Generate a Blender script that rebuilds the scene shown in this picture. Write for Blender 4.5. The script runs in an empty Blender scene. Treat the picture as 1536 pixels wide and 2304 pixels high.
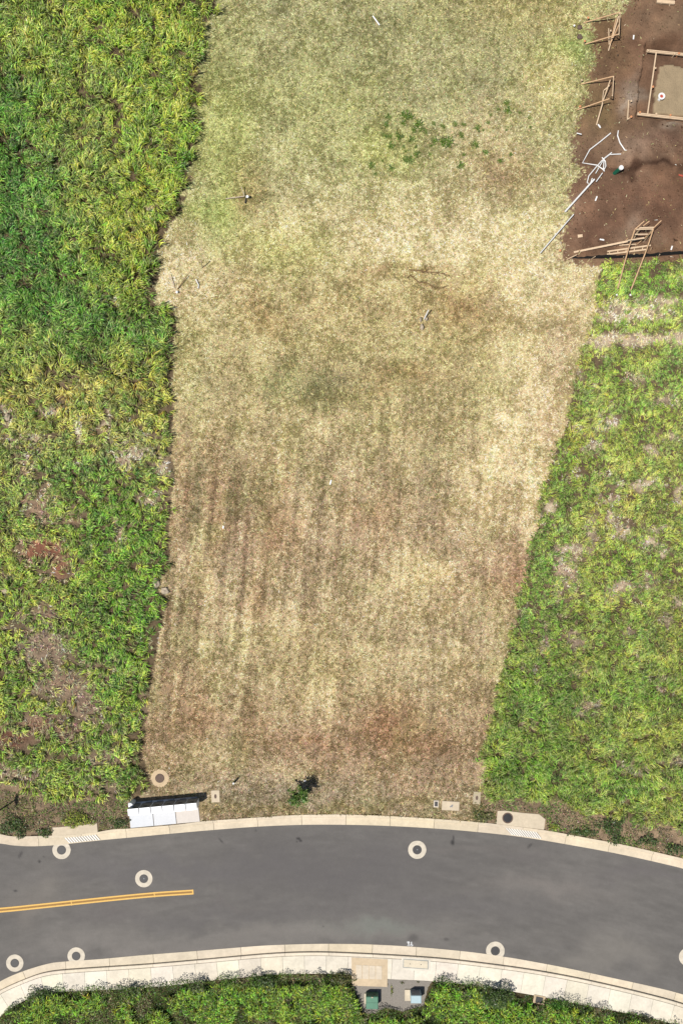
import bpy, math, random
import numpy as np

# ------------------------------------------------------------------ camera, sky, sun, exposure
H = 62.0            # drone height in metres
S = 33.0            # photo pixels per metre on the ground
sc = bpy.context.scene
col = sc.collection
cam_d = bpy.data.cameras.new("camera")
cam = bpy.data.objects.new("camera", cam_d)
col.objects.link(cam)
cam.location = (0, 0, H)
cam.rotation_euler = (0, 0, 0)
cam_d.sensor_fit = 'VERTICAL'
cam_d.sensor_height = 24.0
cam_d.lens = 12.0 / (1152.0 / S / H)
cam_d.clip_start = 0.5
cam_d.clip_end = 3000
sc.camera = cam

SUN_EL, SUN_AZ = math.radians(67), math.radians(213)      # azimuth of the sun measured from +x
sd = (math.cos(SUN_EL) * math.cos(SUN_AZ), math.cos(SUN_EL) * math.sin(SUN_AZ), math.sin(SUN_EL))
w = bpy.data.worlds.new("World"); sc.world = w; w.use_nodes = True
nt = w.node_tree
sky = nt.nodes.new("ShaderNodeTexSky"); sky.sky_type = 'NISHITA'; sky.sun_disc = False
sky.sun_elevation = SUN_EL
sky.sun_rotation = math.atan2(sd[0], sd[1])
nt.links.new(sky.outputs[0], nt.nodes["Background"].inputs[0])
nt.nodes["Background"].inputs[1].default_value = 0.06
sl = bpy.data.lights.new("sun", 'SUN'); sl.energy = 4.5; sl.angle = math.radians(0.53); sl.color = (1.0, 0.965, 0.9)
so = bpy.data.objects.new("sun", sl); col.objects.link(so)
import mathutils
so.rotation_euler = mathutils.Vector(sd).to_track_quat('Z', 'Y').to_euler()
so.location = (sd[0] * 80, sd[1] * 80, sd[2] * 80)
sc.view_settings.view_transform = 'Standard'
sc.view_settings.look = 'None'
sc.view_settings.exposure = 0.42
sc.view_settings.gamma = 1.0
sc.cycles.max_bounces = 6
sc.cycles.diffuse_bounces = 3
sc.cycles.transmission_bounces = 3
sc.cycles.glossy_bounces = 2

random.seed(7)
rng = np.random.default_rng(11)

# ------------------------------------------------------------------ maths helpers
def P(px, py, z=0.0):
    f = 1 - z / H
    return ((px - 768) / S * f, (1152 - py) / S * f, z)

def lin(c):
    c = np.asarray(c, dtype=float) / 255.0
    return np.where(c <= 0.04045, c / 12.92, ((c + 0.055) / 1.055) ** 2.4)

def alb(r, g, b, k=1.0):           # seen sunlit colour -> base colour
    return tuple(np.clip(lin((r, g, b)) / 1.72 * k, 0, 0.86))

_R = np.random.default_rng(5).random(65536)
def vnoise(x, y, seed=0):
    ix = np.floor(x).astype(np.int64); iy = np.floor(y).astype(np.int64)
    fx = x - ix; fy = y - iy
    fx = fx * fx * (3 - 2 * fx); fy = fy * fy * (3 - 2 * fy)
    def h(a, b):
        v = (a * 73856093) ^ (b * 19349663) ^ (seed * 83492791)
        v = (v ^ (v >> 13)) * 1274126177
        return _R[(v ^ (v >> 16)) & 65535]
    return (h(ix, iy) * (1 - fx) + h(ix + 1, iy) * fx) * (1 - fy) + (h(ix, iy + 1) * (1 - fx) + h(ix + 1, iy + 1) * fx) * fy
def fbm(x, y, sc_, seed=0, o=4, r=0.55):
    a, t, s = 1.0, 0.0, 0.0
    for k in range(o):
        t = t + a * vnoise(x / sc_ * 2 ** k + 17.3 * k, y / sc_ * 2 ** k - 9.1 * k, seed + k)
        s += a; a *= r
    return t / s
def pip(px, py, poly):
    px = np.asarray(px); py = np.asarray(py)
    ins = np.zeros(px.shape, bool)
    n = len(poly)
    for i in range(n):
        x1, y1 = poly[i]; x2, y2 = poly[(i + 1) % n]
        if y1 == y2: continue
        c = ((y1 > py) != (y2 > py)) & (px < (x2 - x1) * (py - y1) / (y2 - y1) + x1)
        ins ^= c
    return ins
def sstep(a, b, x):
    t = np.clip((x - a) / (b - a), 0, 1)
    return t * t * (3 - 2 * t)
def catmull(pts, n=8):
    pts = [np.array(p, float) for p in pts]
    pts = [2 * pts[0] - pts[1]] + pts + [2 * pts[-1] - pts[-2]]
    out = []
    for i in range(1, len(pts) - 2):
        p0, p1, p2, p3 = pts[i - 1:i + 3]
        for k in range(n):
            t = k / n
            out.append(0.5 * (2 * p1 + (p2 - p0) * t + (2 * p0 - 5 * p1 + 4 * p2 - p3) * t * t + (-p0 + 3 * p1 - 3 * p2 + p3) * t ** 3))
    out.append(pts[-2])
    return np.array(out)
def resample(c, step):
    d = np.r_[0, np.cumsum(np.hypot(*np.diff(c, axis=0).T))]
    n = max(2, int(round(d[-1] / step)))
    t = np.linspace(0, d[-1], n + 1)
    return np.c_[np.interp(t, d, c[:, 0]), np.interp(t, d, c[:, 1])], t

# ------------------------------------------------------------------ mesh helpers
def np_mesh(name, verts, loops, starts, totals, mat, colors=None, parent=None, smooth=False):
    me = bpy.data.meshes.new(name)
    me.vertices.add(len(verts)); me.vertices.foreach_set('co', np.ascontiguousarray(verts, dtype=np.float32).ravel())
    me.loops.add(len(loops)); me.loops.foreach_set('vertex_index', loops.astype(np.int32))
    me.polygons.add(len(starts))
    me.polygons.foreach_set('loop_start', starts.astype(np.int32))
    me.polygons.foreach_set('loop_total', totals.astype(np.int32))
    if colors is not None:
        a = me.color_attributes.new('Col', 'FLOAT_COLOR', 'POINT')
        a.data.foreach_set('color', np.ascontiguousarray(colors, dtype=np.float32).ravel())
    if smooth: me.polygons.foreach_set('use_smooth', np.ones(len(starts), bool))
    me.update(calc_edges=True)
    me.materials.append(mat)
    o = bpy.data.objects.new(name, me); col.objects.link(o)
    if parent: o.parent = parent
    return o

def toalb2(c_): return np.clip(lin(np.clip(c_, 4, 252)) / 1.72, 0, .8)
class MB:
    def __init__(s): s.v = []; s.f = []; s.c = []
    def add(s, vs, fs, c=None):
        b = len(s.v); s.v += [tuple(v) for v in vs]; s.f += [tuple(i + b for i in f) for f in fs]
        s.c += [(c or (1, 1, 1, 1))] * len(vs)
    def prism(s, poly, z0, z1, c=None):          # poly: (x,y) counter-clockwise world metres
        n = len(poly)
        a = sum(poly[i][0] * poly[(i + 1) % n][1] - poly[(i + 1) % n][0] * poly[i][1] for i in range(n))
        if a < 0: poly = poly[::-1]
        vs = [(x, y, z0) for x, y in poly] + [(x, y, z1) for x, y in poly]
        fs = [tuple(range(n))[::-1], tuple(range(n, 2 * n))] + [(i, (i + 1) % n, (i + 1) % n + n, i + n) for i in range(n)]
        s.add(vs, fs, c)
    def slab(s, poly, z0, z1, bev=0.012, c=None):  # prism with a bevelled top edge
        n = len(poly)
        a = sum(poly[i][0] * poly[(i + 1) % n][1] - poly[(i + 1) % n][0] * poly[i][1] for i in range(n))
        if a < 0: poly = poly[::-1]
        cx = sum(p[0] for p in poly) / n; cy = sum(p[1] for p in poly) / n
        ins = []
        for x, y in poly:
            d = math.hypot(x - cx, y - cy); k = max(0, 1 - bev * 1.4 / d); ins.append((cx + (x - cx) * k, cy + (y - cy) * k))
        vs = [(x, y, z0) for x, y in poly] + [(x, y, z1 - bev) for x, y in poly] + [(x, y, z1) for x, y in ins]
        fs = [tuple(range(n))[::-1], tuple(range(2 * n, 3 * n))]
        for L in (0, n):
            fs += [(i + L, (i + 1) % n + L, (i + 1) % n + n + L, i + n + L) for i in range(n)]
        s.add(vs, fs, c)
    def lathe(s, cx, cy, prof, n=32, jit=0, c=None):   # prof: (r,z) bottom to top
        vs = []; fs = []
        J = [1 + jit * (random.random() - .5) for _ in range(n)]
        for r, z in prof:
            for i in range(n):
                a = 2 * math.pi * i / n; vs.append((cx + r * J[i] * math.cos(a), cy + r * J[i] * math.sin(a), z))
        for k in range(len(prof) - 1):
            for i in range(n):
                j = (i + 1) % n; fs.append((k * n + i, k * n + j, (k + 1) * n + j, (k + 1) * n + i))
        fs.append(tuple(range(n))[::-1]); fs.append(tuple(range((len(prof) - 1) * n, len(prof) * n)))
        s.add(vs, fs, c)
    def tube(s, pts, r, n=8, r2=None, c=None):
        pts = [mathutils.Vector(p) for p in pts]; r2 = r if r2 is None else r2
        vs = []; fs = []; m = len(pts)
        for k, p in enumerate(pts):
            t = (pts[min(k + 1, m - 1)] - pts[max(k - 1, 0)]).normalized()
            up = mathutils.Vector((0, 0, 1)) if abs(t.z) < .95 else mathutils.Vector((1, 0, 0))
            a = t.cross(up).normalized(); b = t.cross(a).normalized()
            rr = r + (r2 - r) * k / (m - 1)
            for i in range(n):
                q = 2 * math.pi * i / n; vs.append(p + a * rr * math.cos(q) + b * rr * math.sin(q))
        for k in range(m - 1):
            for i in range(n):
                j = (i + 1) % n; fs.append((k * n + i, k * n + j, (k + 1) * n + j, (k + 1) * n + i))
        fs.append(tuple(range(n))[::-1]); fs.append(tuple(range((m - 1) * n, m * n)))
        s.add(vs, fs, c)
    def beam(s, p, q, wd, th, c=None, up=(0, 0, 1)):
        p = mathutils.Vector(p); q = mathutils.Vector(q); t = (q - p).normalized()
        u = mathutils.Vector(up)
        if abs(t.dot(u)) > .97: u = mathutils.Vector((0, 1, 0))
        a = t.cross(u).normalized(); b = a.cross(t).normalized()
        vs = []
        for e in (p, q):
            for i, j in ((-1, -1), (1, -1), (1, 1), (-1, 1)): vs.append(e + a * wd / 2 * i + b * th / 2 * j)
        s.add(vs, [(0, 1, 2, 3), (7, 6, 5, 4), (0, 4, 5, 1), (1, 5, 6, 2), (2, 6, 7, 3), (3, 7, 4, 0)], c)
    def box(s, cx, cy, z0, z1, lx, ly, rot=0, c=None, bev=0):
        ca, sa = math.cos(rot), math.sin(rot)
        pl = [(cx + x * ca - y * sa, cy + x * sa + y * ca) for x, y in ((-lx / 2, -ly / 2), (lx / 2, -ly / 2), (lx / 2, ly / 2), (-lx / 2, ly / 2))]
        if bev: s.slab(pl, z0, z1, bev, c)
        else: s.prism(pl, z0, z1, c)
    def blob(s, cx, cy, cz, rx, ry, rz, sub=2, jit=.18, c=None):
        import bmesh
        bm = bmesh.new(); bmesh.ops.create_icosphere(bm, subdivisions=sub, radius=1)
        bm.verts.ensure_lookup_table()
        sd_ = random.random() * 100
        vs = []
        for v in bm.verts:
            n_ = 1 + jit * (mathutils.noise.noise(v.co * 1.6 + mathutils.Vector((sd_, 0, 0))) * 1.6)
            vs.append((cx + v.co.x * rx * n_, cy + v.co.y * ry * n_, cz + v.co.z * rz * n_))
        fs = [tuple(x.index for x in f.verts) for f in bm.faces]; bm.free()
        s.add(vs, fs, c)
    def build(s, name, mat, parent=None, smooth=False, colors=False):
        me = bpy.data.meshes.new(name); me.from_pydata(s.v, [], s.f)
        if colors:
            a = me.color_attributes.new('Col', 'FLOAT_COLOR', 'POINT'); a.data.foreach_set('color', np.array(s.c, dtype=np.float32).ravel())
        if smooth:
            me.polygons.foreach_set('use_smooth', np.ones(len(me.polygons), bool))
        me.materials.append(mat); me.update()
        o = bpy.data.objects.new(name, me); col.objects.link(o)
        if parent:
            o.parent = parent; o.matrix_parent_inverse = mathutils.Matrix.Translation(parent.location).inverted()
        return o

def tag(o, label=None, cat=None, group=None, kind=None):
    if label: o['label'] = label
    if cat: o['category'] = cat
    if group: o['group'] = group
    if kind: o['kind'] = kind
    return o
def empty(name, loc, label, cat, group=None):
    o = bpy.data.objects.new(name, None); o.location = loc; o.empty_display_size = .2; col.objects.link(o)
    return tag(o, label, cat, group)

# ------------------------------------------------------------------ materials
def mat(name, base=None, rough=.85, attr=False, noise=None, noise2=None, bump=None, spec=.3, trans=0, metal=0, stretch=None):
    """base colour (or the Col attribute) multiplied by up to two noises; noise=(scale, lo, hi, detail)"""
    m = bpy.data.materials.new(name); m.use_nodes = True
    N, L = m.node_tree.nodes, m.node_tree.links
    b = N["Principled BSDF"]; b.inputs["Roughness"].default_value = rough
    b.inputs["Specular IOR Level"].default_value = spec; b.inputs["Metallic"].default_value = metal
    tc = N.new("ShaderNodeTexCoord"); src = tc.outputs['Object']
    if stretch:
        mp = N.new("ShaderNodeMapping"); mp.inputs['Scale'].default_value = stretch; L.new(src, mp.inputs[0]); src = mp.outputs[0]
    if attr:
        a = N.new("ShaderNodeAttribute"); a.attribute_name = 'Col'; c = a.outputs['Color']
    else:
        r = N.new("ShaderNodeRGB"); r.outputs[0].default_value = (*base, 1); c = r.outputs[0]
    nfac = a.outputs['Alpha'] if name == 'ground' else None
    for ns in (noise, noise2):
        if not ns: continue
        n = N.new("ShaderNodeTexNoise"); n.inputs['Scale'].default_value = ns[0]; n.inputs['Detail'].default_value = ns[3] if len(ns) > 3 else 4
        n.inputs['Roughness'].default_value = .65
        L.new(src, n.inputs['Vector'])
        mr = N.new("ShaderNodeMapRange"); mr.inputs[1].default_value = .3; mr.inputs[2].default_value = .7
        mr.inputs[3].default_value = ns[1]; mr.inputs[4].default_value = ns[2]
        L.new(n.outputs['Fac'], mr.inputs[0])
        mx = N.new("ShaderNodeMix"); mx.data_type = 'RGBA'; mx.blend_type = 'MULTIPLY'; mx.inputs[0].default_value = 1
        L.new(c, mx.inputs[6]); L.new(mr.outputs[0], mx.inputs[7]); c = mx.outputs[2]
        if nfac: L.new(nfac, mx.inputs[0])
    L.new(c, b.inputs['Base Color'])
    if bump:
        n = N.new("ShaderNodeTexNoise"); n.inputs['Scale'].default_value = bump[0]; n.inputs['Detail'].default_value = 5
        L.new(tc.outputs['Object'], n.inputs['Vector'])
        bp = N.new("ShaderNodeBump"); bp.inputs['Strength'].default_value = bump[1]; bp.inputs['Distance'].default_value = bump[2]
        L.new(n.outputs['Fac'], bp.inputs['Height']); L.new(bp.outputs[0], b.inputs['Normal'])
    if trans:
        t = N.new("ShaderNodeBsdfTranslucent"); L.new(c, t.inputs['Color'])
        ms = N.new("ShaderNodeMixShader"); ms.inputs[0].default_value = trans
        L.new(b.outputs[0], ms.inputs[1]); L.new(t.outputs[0], ms.inputs[2])
        L.new(ms.outputs[0], N["Material Output"].inputs[0])
    return m
M = {}
M['ground'] = mat('ground', attr=True, rough=.95, noise=(7.5, .66, 1.3, 5), noise2=(22, .8, 1.22, 3), bump=(12, .9, .07), spec=.1)
M['blade'] = mat('grass_blades', attr=True, rough=.45, spec=.4, trans=.25)
M['straw'] = mat('dry_straw', attr=True, rough=.75, spec=.15, trans=.12)
M['asphalt'] = mat('asphalt', attr=True, rough=.9, noise=(4, .965, 1.035, 8), noise2=(55, .84, 1.16, 3), bump=(80, .25, .01), spec=.25)
M['concrete'] = mat('concrete', attr=True, rough=.9, noise=(5, .9, 1.06, 7), noise2=(.9, .86, 1.07, 5), bump=(40, .2, .008), spec=.2)
M['collar'] = mat('collar_concrete', base=alb(232, 220, 200), rough=.9, noise=(4, .8, 1.08, 7), spec=.2)
M['rustcollar'] = mat('buff_concrete', base=alb(222, 196, 160), rough=.9, noise=(5, .85, 1.08, 6), spec=.2)
M['iron'] = mat('cast_iron', base=alb(62, 60, 60), rough=.6, noise=(25, .75, 1.2, 3), bump=(30, .4, .01), spec=.4)
M['brownlid'] = mat('rusty_cast_iron', base=alb(112, 92, 80), rough=.75, noise=(18, .7, 1.25, 3), bump=(30, .4, .01))
M['black'] = mat('black_paint', base=(.012, .012, .013), rough=.6, noise=(20, .8, 1.2))
M['yellow'] = mat('yellow_paint', base=alb(246, 198, 108), rough=.7, noise=(14, .88, 1.05, 5), spec=.3)
M['amber'] = mat('tack_coat', base=alb(172, 132, 76), rough=.8, noise=(10, .8, 1.1, 5))
M['whitepaint'] = mat('white_paint', base=alb(235, 235, 235), rough=.7, noise=(20, .85, 1.05, 4))
M['white'] = mat('white_powder_coat', base=(.82, .82, .83), rough=.45, noise=(3, .97, 1.02), spec=.5)
M['padwhite'] = mat('pale_pad', attr=True, rough=.8, noise=(4, .96, 1.03, 5))
M['pvc'] = mat('white_pvc', base=(.60, .59, .57), rough=.45, noise=(6, .93, 1.04), spec=.5)
M['greyface'] = mat('grey_panel', base=alb(140, 142, 146), rough=.5, noise=(4, .9, 1.05))
M['wood'] = mat('pine_lumber', base=alb(238, 208, 172), rough=.75, noise=(4, .85, 1.1, 5), noise2=(40, .9, 1.08, 2))
M['orangewood'] = mat('orange_lumber', base=alb(224, 184, 142), rough=.75, noise=(5, .8, 1.12, 5), noise2=(40, .9, 1.08, 2))
M['paintorange'] = mat('orange_marking_paint', base=alb(232, 160, 110), rough=.7)
M['fabric'] = mat('black_fabric', base=(.01, .01, .011), rough=.95, noise=(8, .7, 1.3, 3), bump=(9, .5, .03))
M['green'] = mat('green_enamel', base=alb(88, 140, 112), rough=.5, noise=(2.5, .9, 1.08, 5), spec=.4)
M['darkgreen'] = mat('dark_green_enamel', base=alb(60, 100, 82), rough=.5)
M['pipegreen'] = mat('green_pipe', base=alb(20, 120, 92), rough=.4, noise=(8, .85, 1.1))
M['bluegrey'] = mat('pale_blue_enamel', base=alb(188, 212, 218), rough=.5, noise=(3, .93, 1.04))
M['rock'] = mat('rock', base=alb(208, 190, 165), rough=.9, noise=(6, .7, 1.15, 6), bump=(14, .6, .03))
M['gravel'] = mat('gravel', base=alb(158, 150, 140), rough=.95, noise=(22, .75, 1.25, 6), noise2=(70, .75, 1.25, 2), bump=(45, 1, .03))
M['bark'] = mat('bark', base=alb(120, 98, 74), rough=.9, noise=(15, .7, 1.2))
M['twig'] = mat('dry_twig', base=alb(140, 112, 78), rough=.9, noise=(15, .7, 1.2))
M['red'] = mat('red_plastic', base=alb(200, 90, 70), rough=.6)
M['metal'] = mat('galvanised_pole', base=alb(120, 120, 120), rough=.45, metal=.3)

# ------------------------------------------------------------------ outlines (in photo pixels)
N_top = catmull([(-2500, 1800), (-900, 1830), (-300, 1858), (-120, 1868), (0, 1876), (16, 1880), (39, 1882), (78, 1881), (117, 1880), (165, 1878), (219, 1872), (254, 1866), (293, 1864), (390, 1856), (450, 1848.5), (485, 1845.5), (583, 1839), (660, 1834), (720, 1832.6), (777, 1832.6), (876, 1836), (975, 1842), (1060, 1848.5), (1117, 1854), (1225, 1868), (1297, 1881), (1398, 1900), (1499, 1923), (1560, 1939), (1700, 1985), (2000, 2110), (2600, 2500), (3200, 3050)])
N_asp = catmull([(-2500, 1822), (-900, 1852), (-300, 1880), (-120, 1889), (0, 1899.4), (20, 1902.5), (49, 1905), (78, 1905.4), (117, 1903.5), (156, 1899.6), (225, 1892), (300, 1885), (390, 1876.5), (487, 1868), (583, 1861), (678, 1857.2), (777, 1857), (876, 1859.7), (975, 1865.2), (1060, 1872), (1173, 1884.5), (1297, 1905), (1398, 1924), (1497, 1946), (1560, 1963), (1690, 2008), (1985, 2130), (2580, 2520), (3180, 3075)])
S_asp = catmull([(-240, 3600), (-225, 2900), (-200, 2520), (-150, 2370), (-90, 2285), (-40, 2238), (0, 2210), (49, 2188), (109, 2170), (150, 2165), (228, 2159.5), (320, 2151), (428, 2142.6), (520, 2135), (600, 2129), (700, 2125.7), (770, 2125.6), (837, 2127), (942, 2133), (1059, 2144), (1130, 2154), (1171, 2160.5), (1270, 2179), (1372, 2201), (1472, 2223), (1536, 2239.5), (1680, 2285), (2000, 2420), (2700, 2950)])
S_krb = catmull([(-215, 3600), (-200, 2900), (-178, 2530), (-132, 2386), (-76, 2304), (-28, 2252), (0, 2229.4), (60, 2202.5), (109, 2187.5), (180, 2180.5), (330, 2170.5), (460, 2159.5), (600, 2147), (700, 2143), (798, 2145.6), (942, 2153.6), (1036, 2162), (1169, 2179), (1270, 2196), (1372, 2217.6), (1469, 2241), (1536, 2260), (1675, 2306), (1990, 2443), (2680, 2975)])
S_out = catmull([(-140, 3600), (-135, 2900), (-122, 2560), (-88, 2430), (-40, 2350), (-10, 2304), (0, 2289), (20, 2271), (66, 2247), (120, 2232.5), (198, 2229), (287, 2224.5), (395, 2216), (460, 2208), (600, 2194), (700, 2190.5), (790, 2193), (871, 2202), (973, 2207.5), (1079, 2219), (1200, 2239), (1276, 2254), (1372, 2272), (1472, 2293), (1536, 2311), (1660, 2354), (1975, 2492), (2660, 3020)])
N_body = catmull([(-2500, 1816.5), (-900, 1846.5), (-300, 1874.5), (0, 1893), (30, 1897.5), (78, 1899), (117, 1897.5)])
corridor = [tuple(p) for p in N_top] + [tuple(p) for p in S_out[::-1]]

TL = [(-2600, -1800), (520, -1800), (500, -200), (487, 0), (472, 40), (470, 90), (455, 130), (446, 165), (442, 230), (446, 270), (438, 330), (432, 390), (415, 440), (400, 475), (375, 520), (362, 560), (357, 610), (345, 640), (350, 680), (395, 688), (396, 740), (392, 800), (388, 870), (388, 960), (391, 1050), (385, 1120), (380, 1180), (378, 1290), (350, 1306), (352, 1325), (380, 1345), (366, 1400), (350, 1470), (340, 1540), (330, 1620), (321, 1690), (330, 1740), (342, 1770), (310, 1795), (240, 1790), (170, 1800), (110, 1790), (70, 1775), (0, 1760), (-300, 1750), (-2600, 1700)]
TR = [(1352, 590), (1346, 640), (1340, 700), (1328, 745), (1310, 785), (1296, 840), (1283, 900), (1276, 950), (1250, 1010), (1236, 1060), (1212, 1120), (1213, 1180), (1190, 1245), (1188, 1290), (1164, 1335), (1158, 1400), (1140, 1480), (1122, 1560), (1100, 1640), (1090, 1700), (1098, 1750), (1085, 1785), (1120, 1800), (1200, 1795), (1260, 1800), (1300, 1830), (1400, 1838), (1536, 1868), (2600, 2100), (2600, 560), (1536, 586), (1450, 592)]
SOIL = [(1415, -400), (1408, 0), (1388, 30), (1330, 48), (1330, 100), (1345, 150), (1318, 185), (1300, 250), (1296, 300), (1285, 350), (1300, 380), (1280, 425), (1283, 470), (1255, 545), (1262, 592), (1300, 602), (1360, 600), (1536, 590), (2600, 575), (2600, -400)]
PIT = [(1452, 96), (1447, 128), (1444, 160), (1436, 186), (1438, 205), (1433, 235), (1430, 264), (1480, 268), (1536, 277), (1650, 290), (1650, 92), (1536, 92), (1490, 90)]
PLATE = [(1486, 143), (1510, 141), (1540, 147), (1620, 150), (1620, 262), (1536, 257), (1500, 254), (1472, 250), (1476, 200)]

# ------------------------------------------------------------------ colour fields (looks of ground and plants, with pit-edge shade in the soil)
YS = [-300, 0, 250, 430, 520, 620, 700, 860, 1000, 1100, 1220, 1330, 1450, 1560, 1650, 1740, 1800, 1840, 2400]
CS = [(144, 140, 98), (148, 143, 101), (151, 145, 104), (168, 158, 116), (192, 176, 128), (180, 164, 118), (170, 154, 110), (166, 150, 108), (170, 152, 112), (160, 142, 108), (160, 139, 108), (168, 148, 114), (170, 151, 114), (164, 144, 109), (150, 127, 98), (160, 137, 107), (152, 134, 106), (142, 124, 96), (142, 124, 96)]
BL = [  # px, py, rx, ry, colour, strength
    (500, 330, 60, 200, (152, 156, 92), .7), (470, 480, 60, 50, (142, 152, 86), .8), (640, 560, 90, 50, (172, 168, 104), .6),
    (420, 560, 50, 50, (205, 186, 146), .7), (400, 650, 60, 50, (208, 186, 148), .8), (500, 640, 70, 30, (190, 168, 128), .6),
    (560, 430, 40, 40, (135, 112, 72), .5), (1040, 510, 230, 60, (207, 188, 146), .9), (950, 560, 160, 45, (205, 186, 142), .6), (870, 520, 70, 30, (205, 186, 144), .5),
    (860, 340, 70, 60, (170, 172, 100), .5), (700, 250, 150, 120, (160, 160, 104), .5), (1280, 115, 50, 28, (128, 150, 84), .9), (1130, 380, 90, 55, (150, 128, 96), .75), (1090, 280, 60, 50, (180, 162, 122), .6),
    (1240, 180, 60, 90, (190, 174, 120), .6), (1200, 20, 160, 60, (160, 146, 98), .6), (840, 620, 60, 24, (142, 116, 82), .7), (970, 612, 60, 9, (120, 92, 64), .6),
    (600, 730, 50, 25, (150, 118, 78), .5), (560, 690, 40, 25, (148, 118, 82), .5), (1050, 700, 90, 50, (146, 122, 84), .75), (1240, 650, 90, 60, (216, 192, 154), .8),
    (780, 690, 90, 30, (150, 128, 92), .4), (720, 860, 85, 40, (126, 118, 86), .7), (800, 900, 80, 22, (128, 118, 78), .6), (650, 870, 60, 40, (140, 136, 92), .5),
    (920, 850, 90, 20, (140, 118, 80), .6), (1030, 790, 70, 20, (150, 134, 92), .5), (440, 850, 40, 90, (168, 160, 112), .5), (460, 790, 30, 70, (180, 166, 122), .5),
    (1190, 900, 60, 130, (205, 182, 142), .85), (1170, 1060, 90, 110, (214, 190, 146), .9), (1270, 800, 30, 90, (170, 146, 118), .7), (1100, 1150, 80, 40, (196, 172, 132), .5), (1230, 980, 26, 60, (158, 130, 108), .6),
    (490, 1120, 26, 110, (138, 106, 80), .75), (600, 1190, 26, 90, (136, 104, 76), .75), (640, 1100, 20, 60, (142, 114, 84), .5), (660, 1190, 30, 60, (140, 110, 80), .55), (830, 1150, 50, 50, (138, 106, 78), .65), (430, 1180, 22, 110, (158, 150, 108), .6),
    (405, 1120, 14, 140, (148, 116, 88), .6), (1150, 1310, 60, 80, (146, 114, 88), .8), (1180, 1280, 30, 40, (140, 108, 84), .7), (1000, 1330, 50, 40, (150, 120, 88), .5), (930, 1290, 60, 60, (206, 184, 134), .6), (580, 1370, 30, 40, (136, 104, 76), .6),
    (460, 1300, 25, 60, (180, 162, 112), .4), (700, 1500, 120, 70, (176, 158, 112), .5), (440, 1600, 24, 60, (136, 102, 76), .7), (395, 1560, 16, 80, (140, 108, 82), .5), (560, 1620, 30, 50, (140, 112, 80), .4),
    (480, 1700, 60, 40, (172, 158, 118), .5), (690, 1680, 50, 26, (132, 96, 70), .7), (880, 1640, 80, 40, (136, 98, 72), .75), (860, 1610, 30, 30, (134, 96, 70), .5), (960, 1690, 80, 30, (142, 108, 78), .6), (650, 1750, 60, 20, (188, 170, 128), .5),
    (650, 1790, 90, 25, (146, 132, 112), .6), (540, 1810, 60, 25, (150, 136, 112), .5), (1060, 1560, 40, 80, (160, 138, 106), .5), (640, 1820, 400, 12, (134, 120, 82), .6), (360, 1700, 50, 40, (172, 148, 116), .5),
    (1150, 1400, 20, 130, (158, 130, 104), .5), (345, 1500, 14, 130, (160, 134, 108), .5),
]
TLC = [  # left tall grass
    (30, 350, 75, 260, (76, 126, 42), 1.0), (60, 560, 95, 160, (78, 124, 44), .95), (100, 480, 70, 170, (72, 124, 46), .8), (130, 700, 120, 90, (70, 122, 44), .7), (300, 700, 100, 90, (72, 118, 46), .75), (250, 760, 90, 60, (64, 110, 42), .6),
    (80, 80, 130, 90, (146, 162, 72), .6), (250, 60, 90, 90, (112, 152, 44), .7), (330, 230, 130, 200, (130, 160, 50), .9), (200, 320, 70, 180, (136, 152, 72), .7), (400, 150, 60, 120, (150, 162, 66), .7), (310, 580, 90, 90, (140, 156, 50), .8),
    (420, 380, 26, 60, (84, 136, 34), .7), (60, 800, 80, 60, (130, 150, 66), .8), (150, 880, 160, 50, (168, 160, 76), .9), (300, 900, 100, 60, (150, 152, 70), .7), (100, 1000, 110, 60, (150, 152, 88), .7), (290, 1010, 80, 50, (170, 160, 96), .8),
    (200, 1080, 130, 60, (100, 138, 56), .8), (60, 1150, 60, 90, (106, 128, 60), .7), (280, 1220, 90, 120, (84, 132, 36), .85), (300, 1380, 80, 120, (74, 124, 32), .8), (220, 1300, 90, 60, (104, 136, 42), .7), (40, 1500, 60, 160, (96, 132, 42), .6), (250, 1560, 80, 120, (90, 128, 40), .7), (200, 1730, 160, 50, (84, 122, 40), .6),
]
TLD = [  # dead or bare patches in the left grass: x, y, rx, ry, strength, red-ness
    (100, 1240, 52, 26, 1.1, 1), (135, 1280, 26, 36, .8, 1), (90, 1140, 45, 40, .6, .5), (60, 1060, 30, 40, .6, .5), (155, 1160, 20, 30, .7, .8), (20, 935, 14, 26, 1, 0), (108, 925, 28, 9, 1, 0), (182, 960, 12, 28, 1, 0), (240, 945, 12, 30, .8, 0), (290, 1035, 26, 24, .8, 0), (365, 1055, 16, 20, .8, 0),
    (335, 1120, 26, 22, .7, .1), (268, 1200, 22, 22, .6, .4), (310, 540, 11, 10, 1, 0), (335, 470, 8, 6, 1, 0), (286, 480, 8, 8, .8, 0), (265, 675, 8, 8, .8, 0), (100, 1455, 55, 45, 1.05, .2), (150, 1535, 62, 42, 1.05, .3), (190, 1590, 50, 30, .9, .3), (95, 1625, 60, 26, .95, .6), (30, 1660, 50, 24, .9, .9), (150, 1650, 40, 24, .8, .6),
    (225, 1700, 40, 24, .7, .3), (60, 1380, 30, 40, .4, .3), (110, 1380, 24, 20, .6, .6), (265, 1640, 22, 20, .5, .2), (40, 1745, 70, 22, .8, .3), (230, 1770, 50, 14, .6, .2), (12, 1300, 22, 16, .7, .5), (15, 1720, 50, 20, .5, .4), (300, 1010, 60, 40, .5, 0), (60, 990, 60, 20, .5, 0), (190, 860, 60, 20, .25, 0), (255, 1490, 14, 14, .4, .2), (330, 1590, 14, 26, .4, .1),
]
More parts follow.
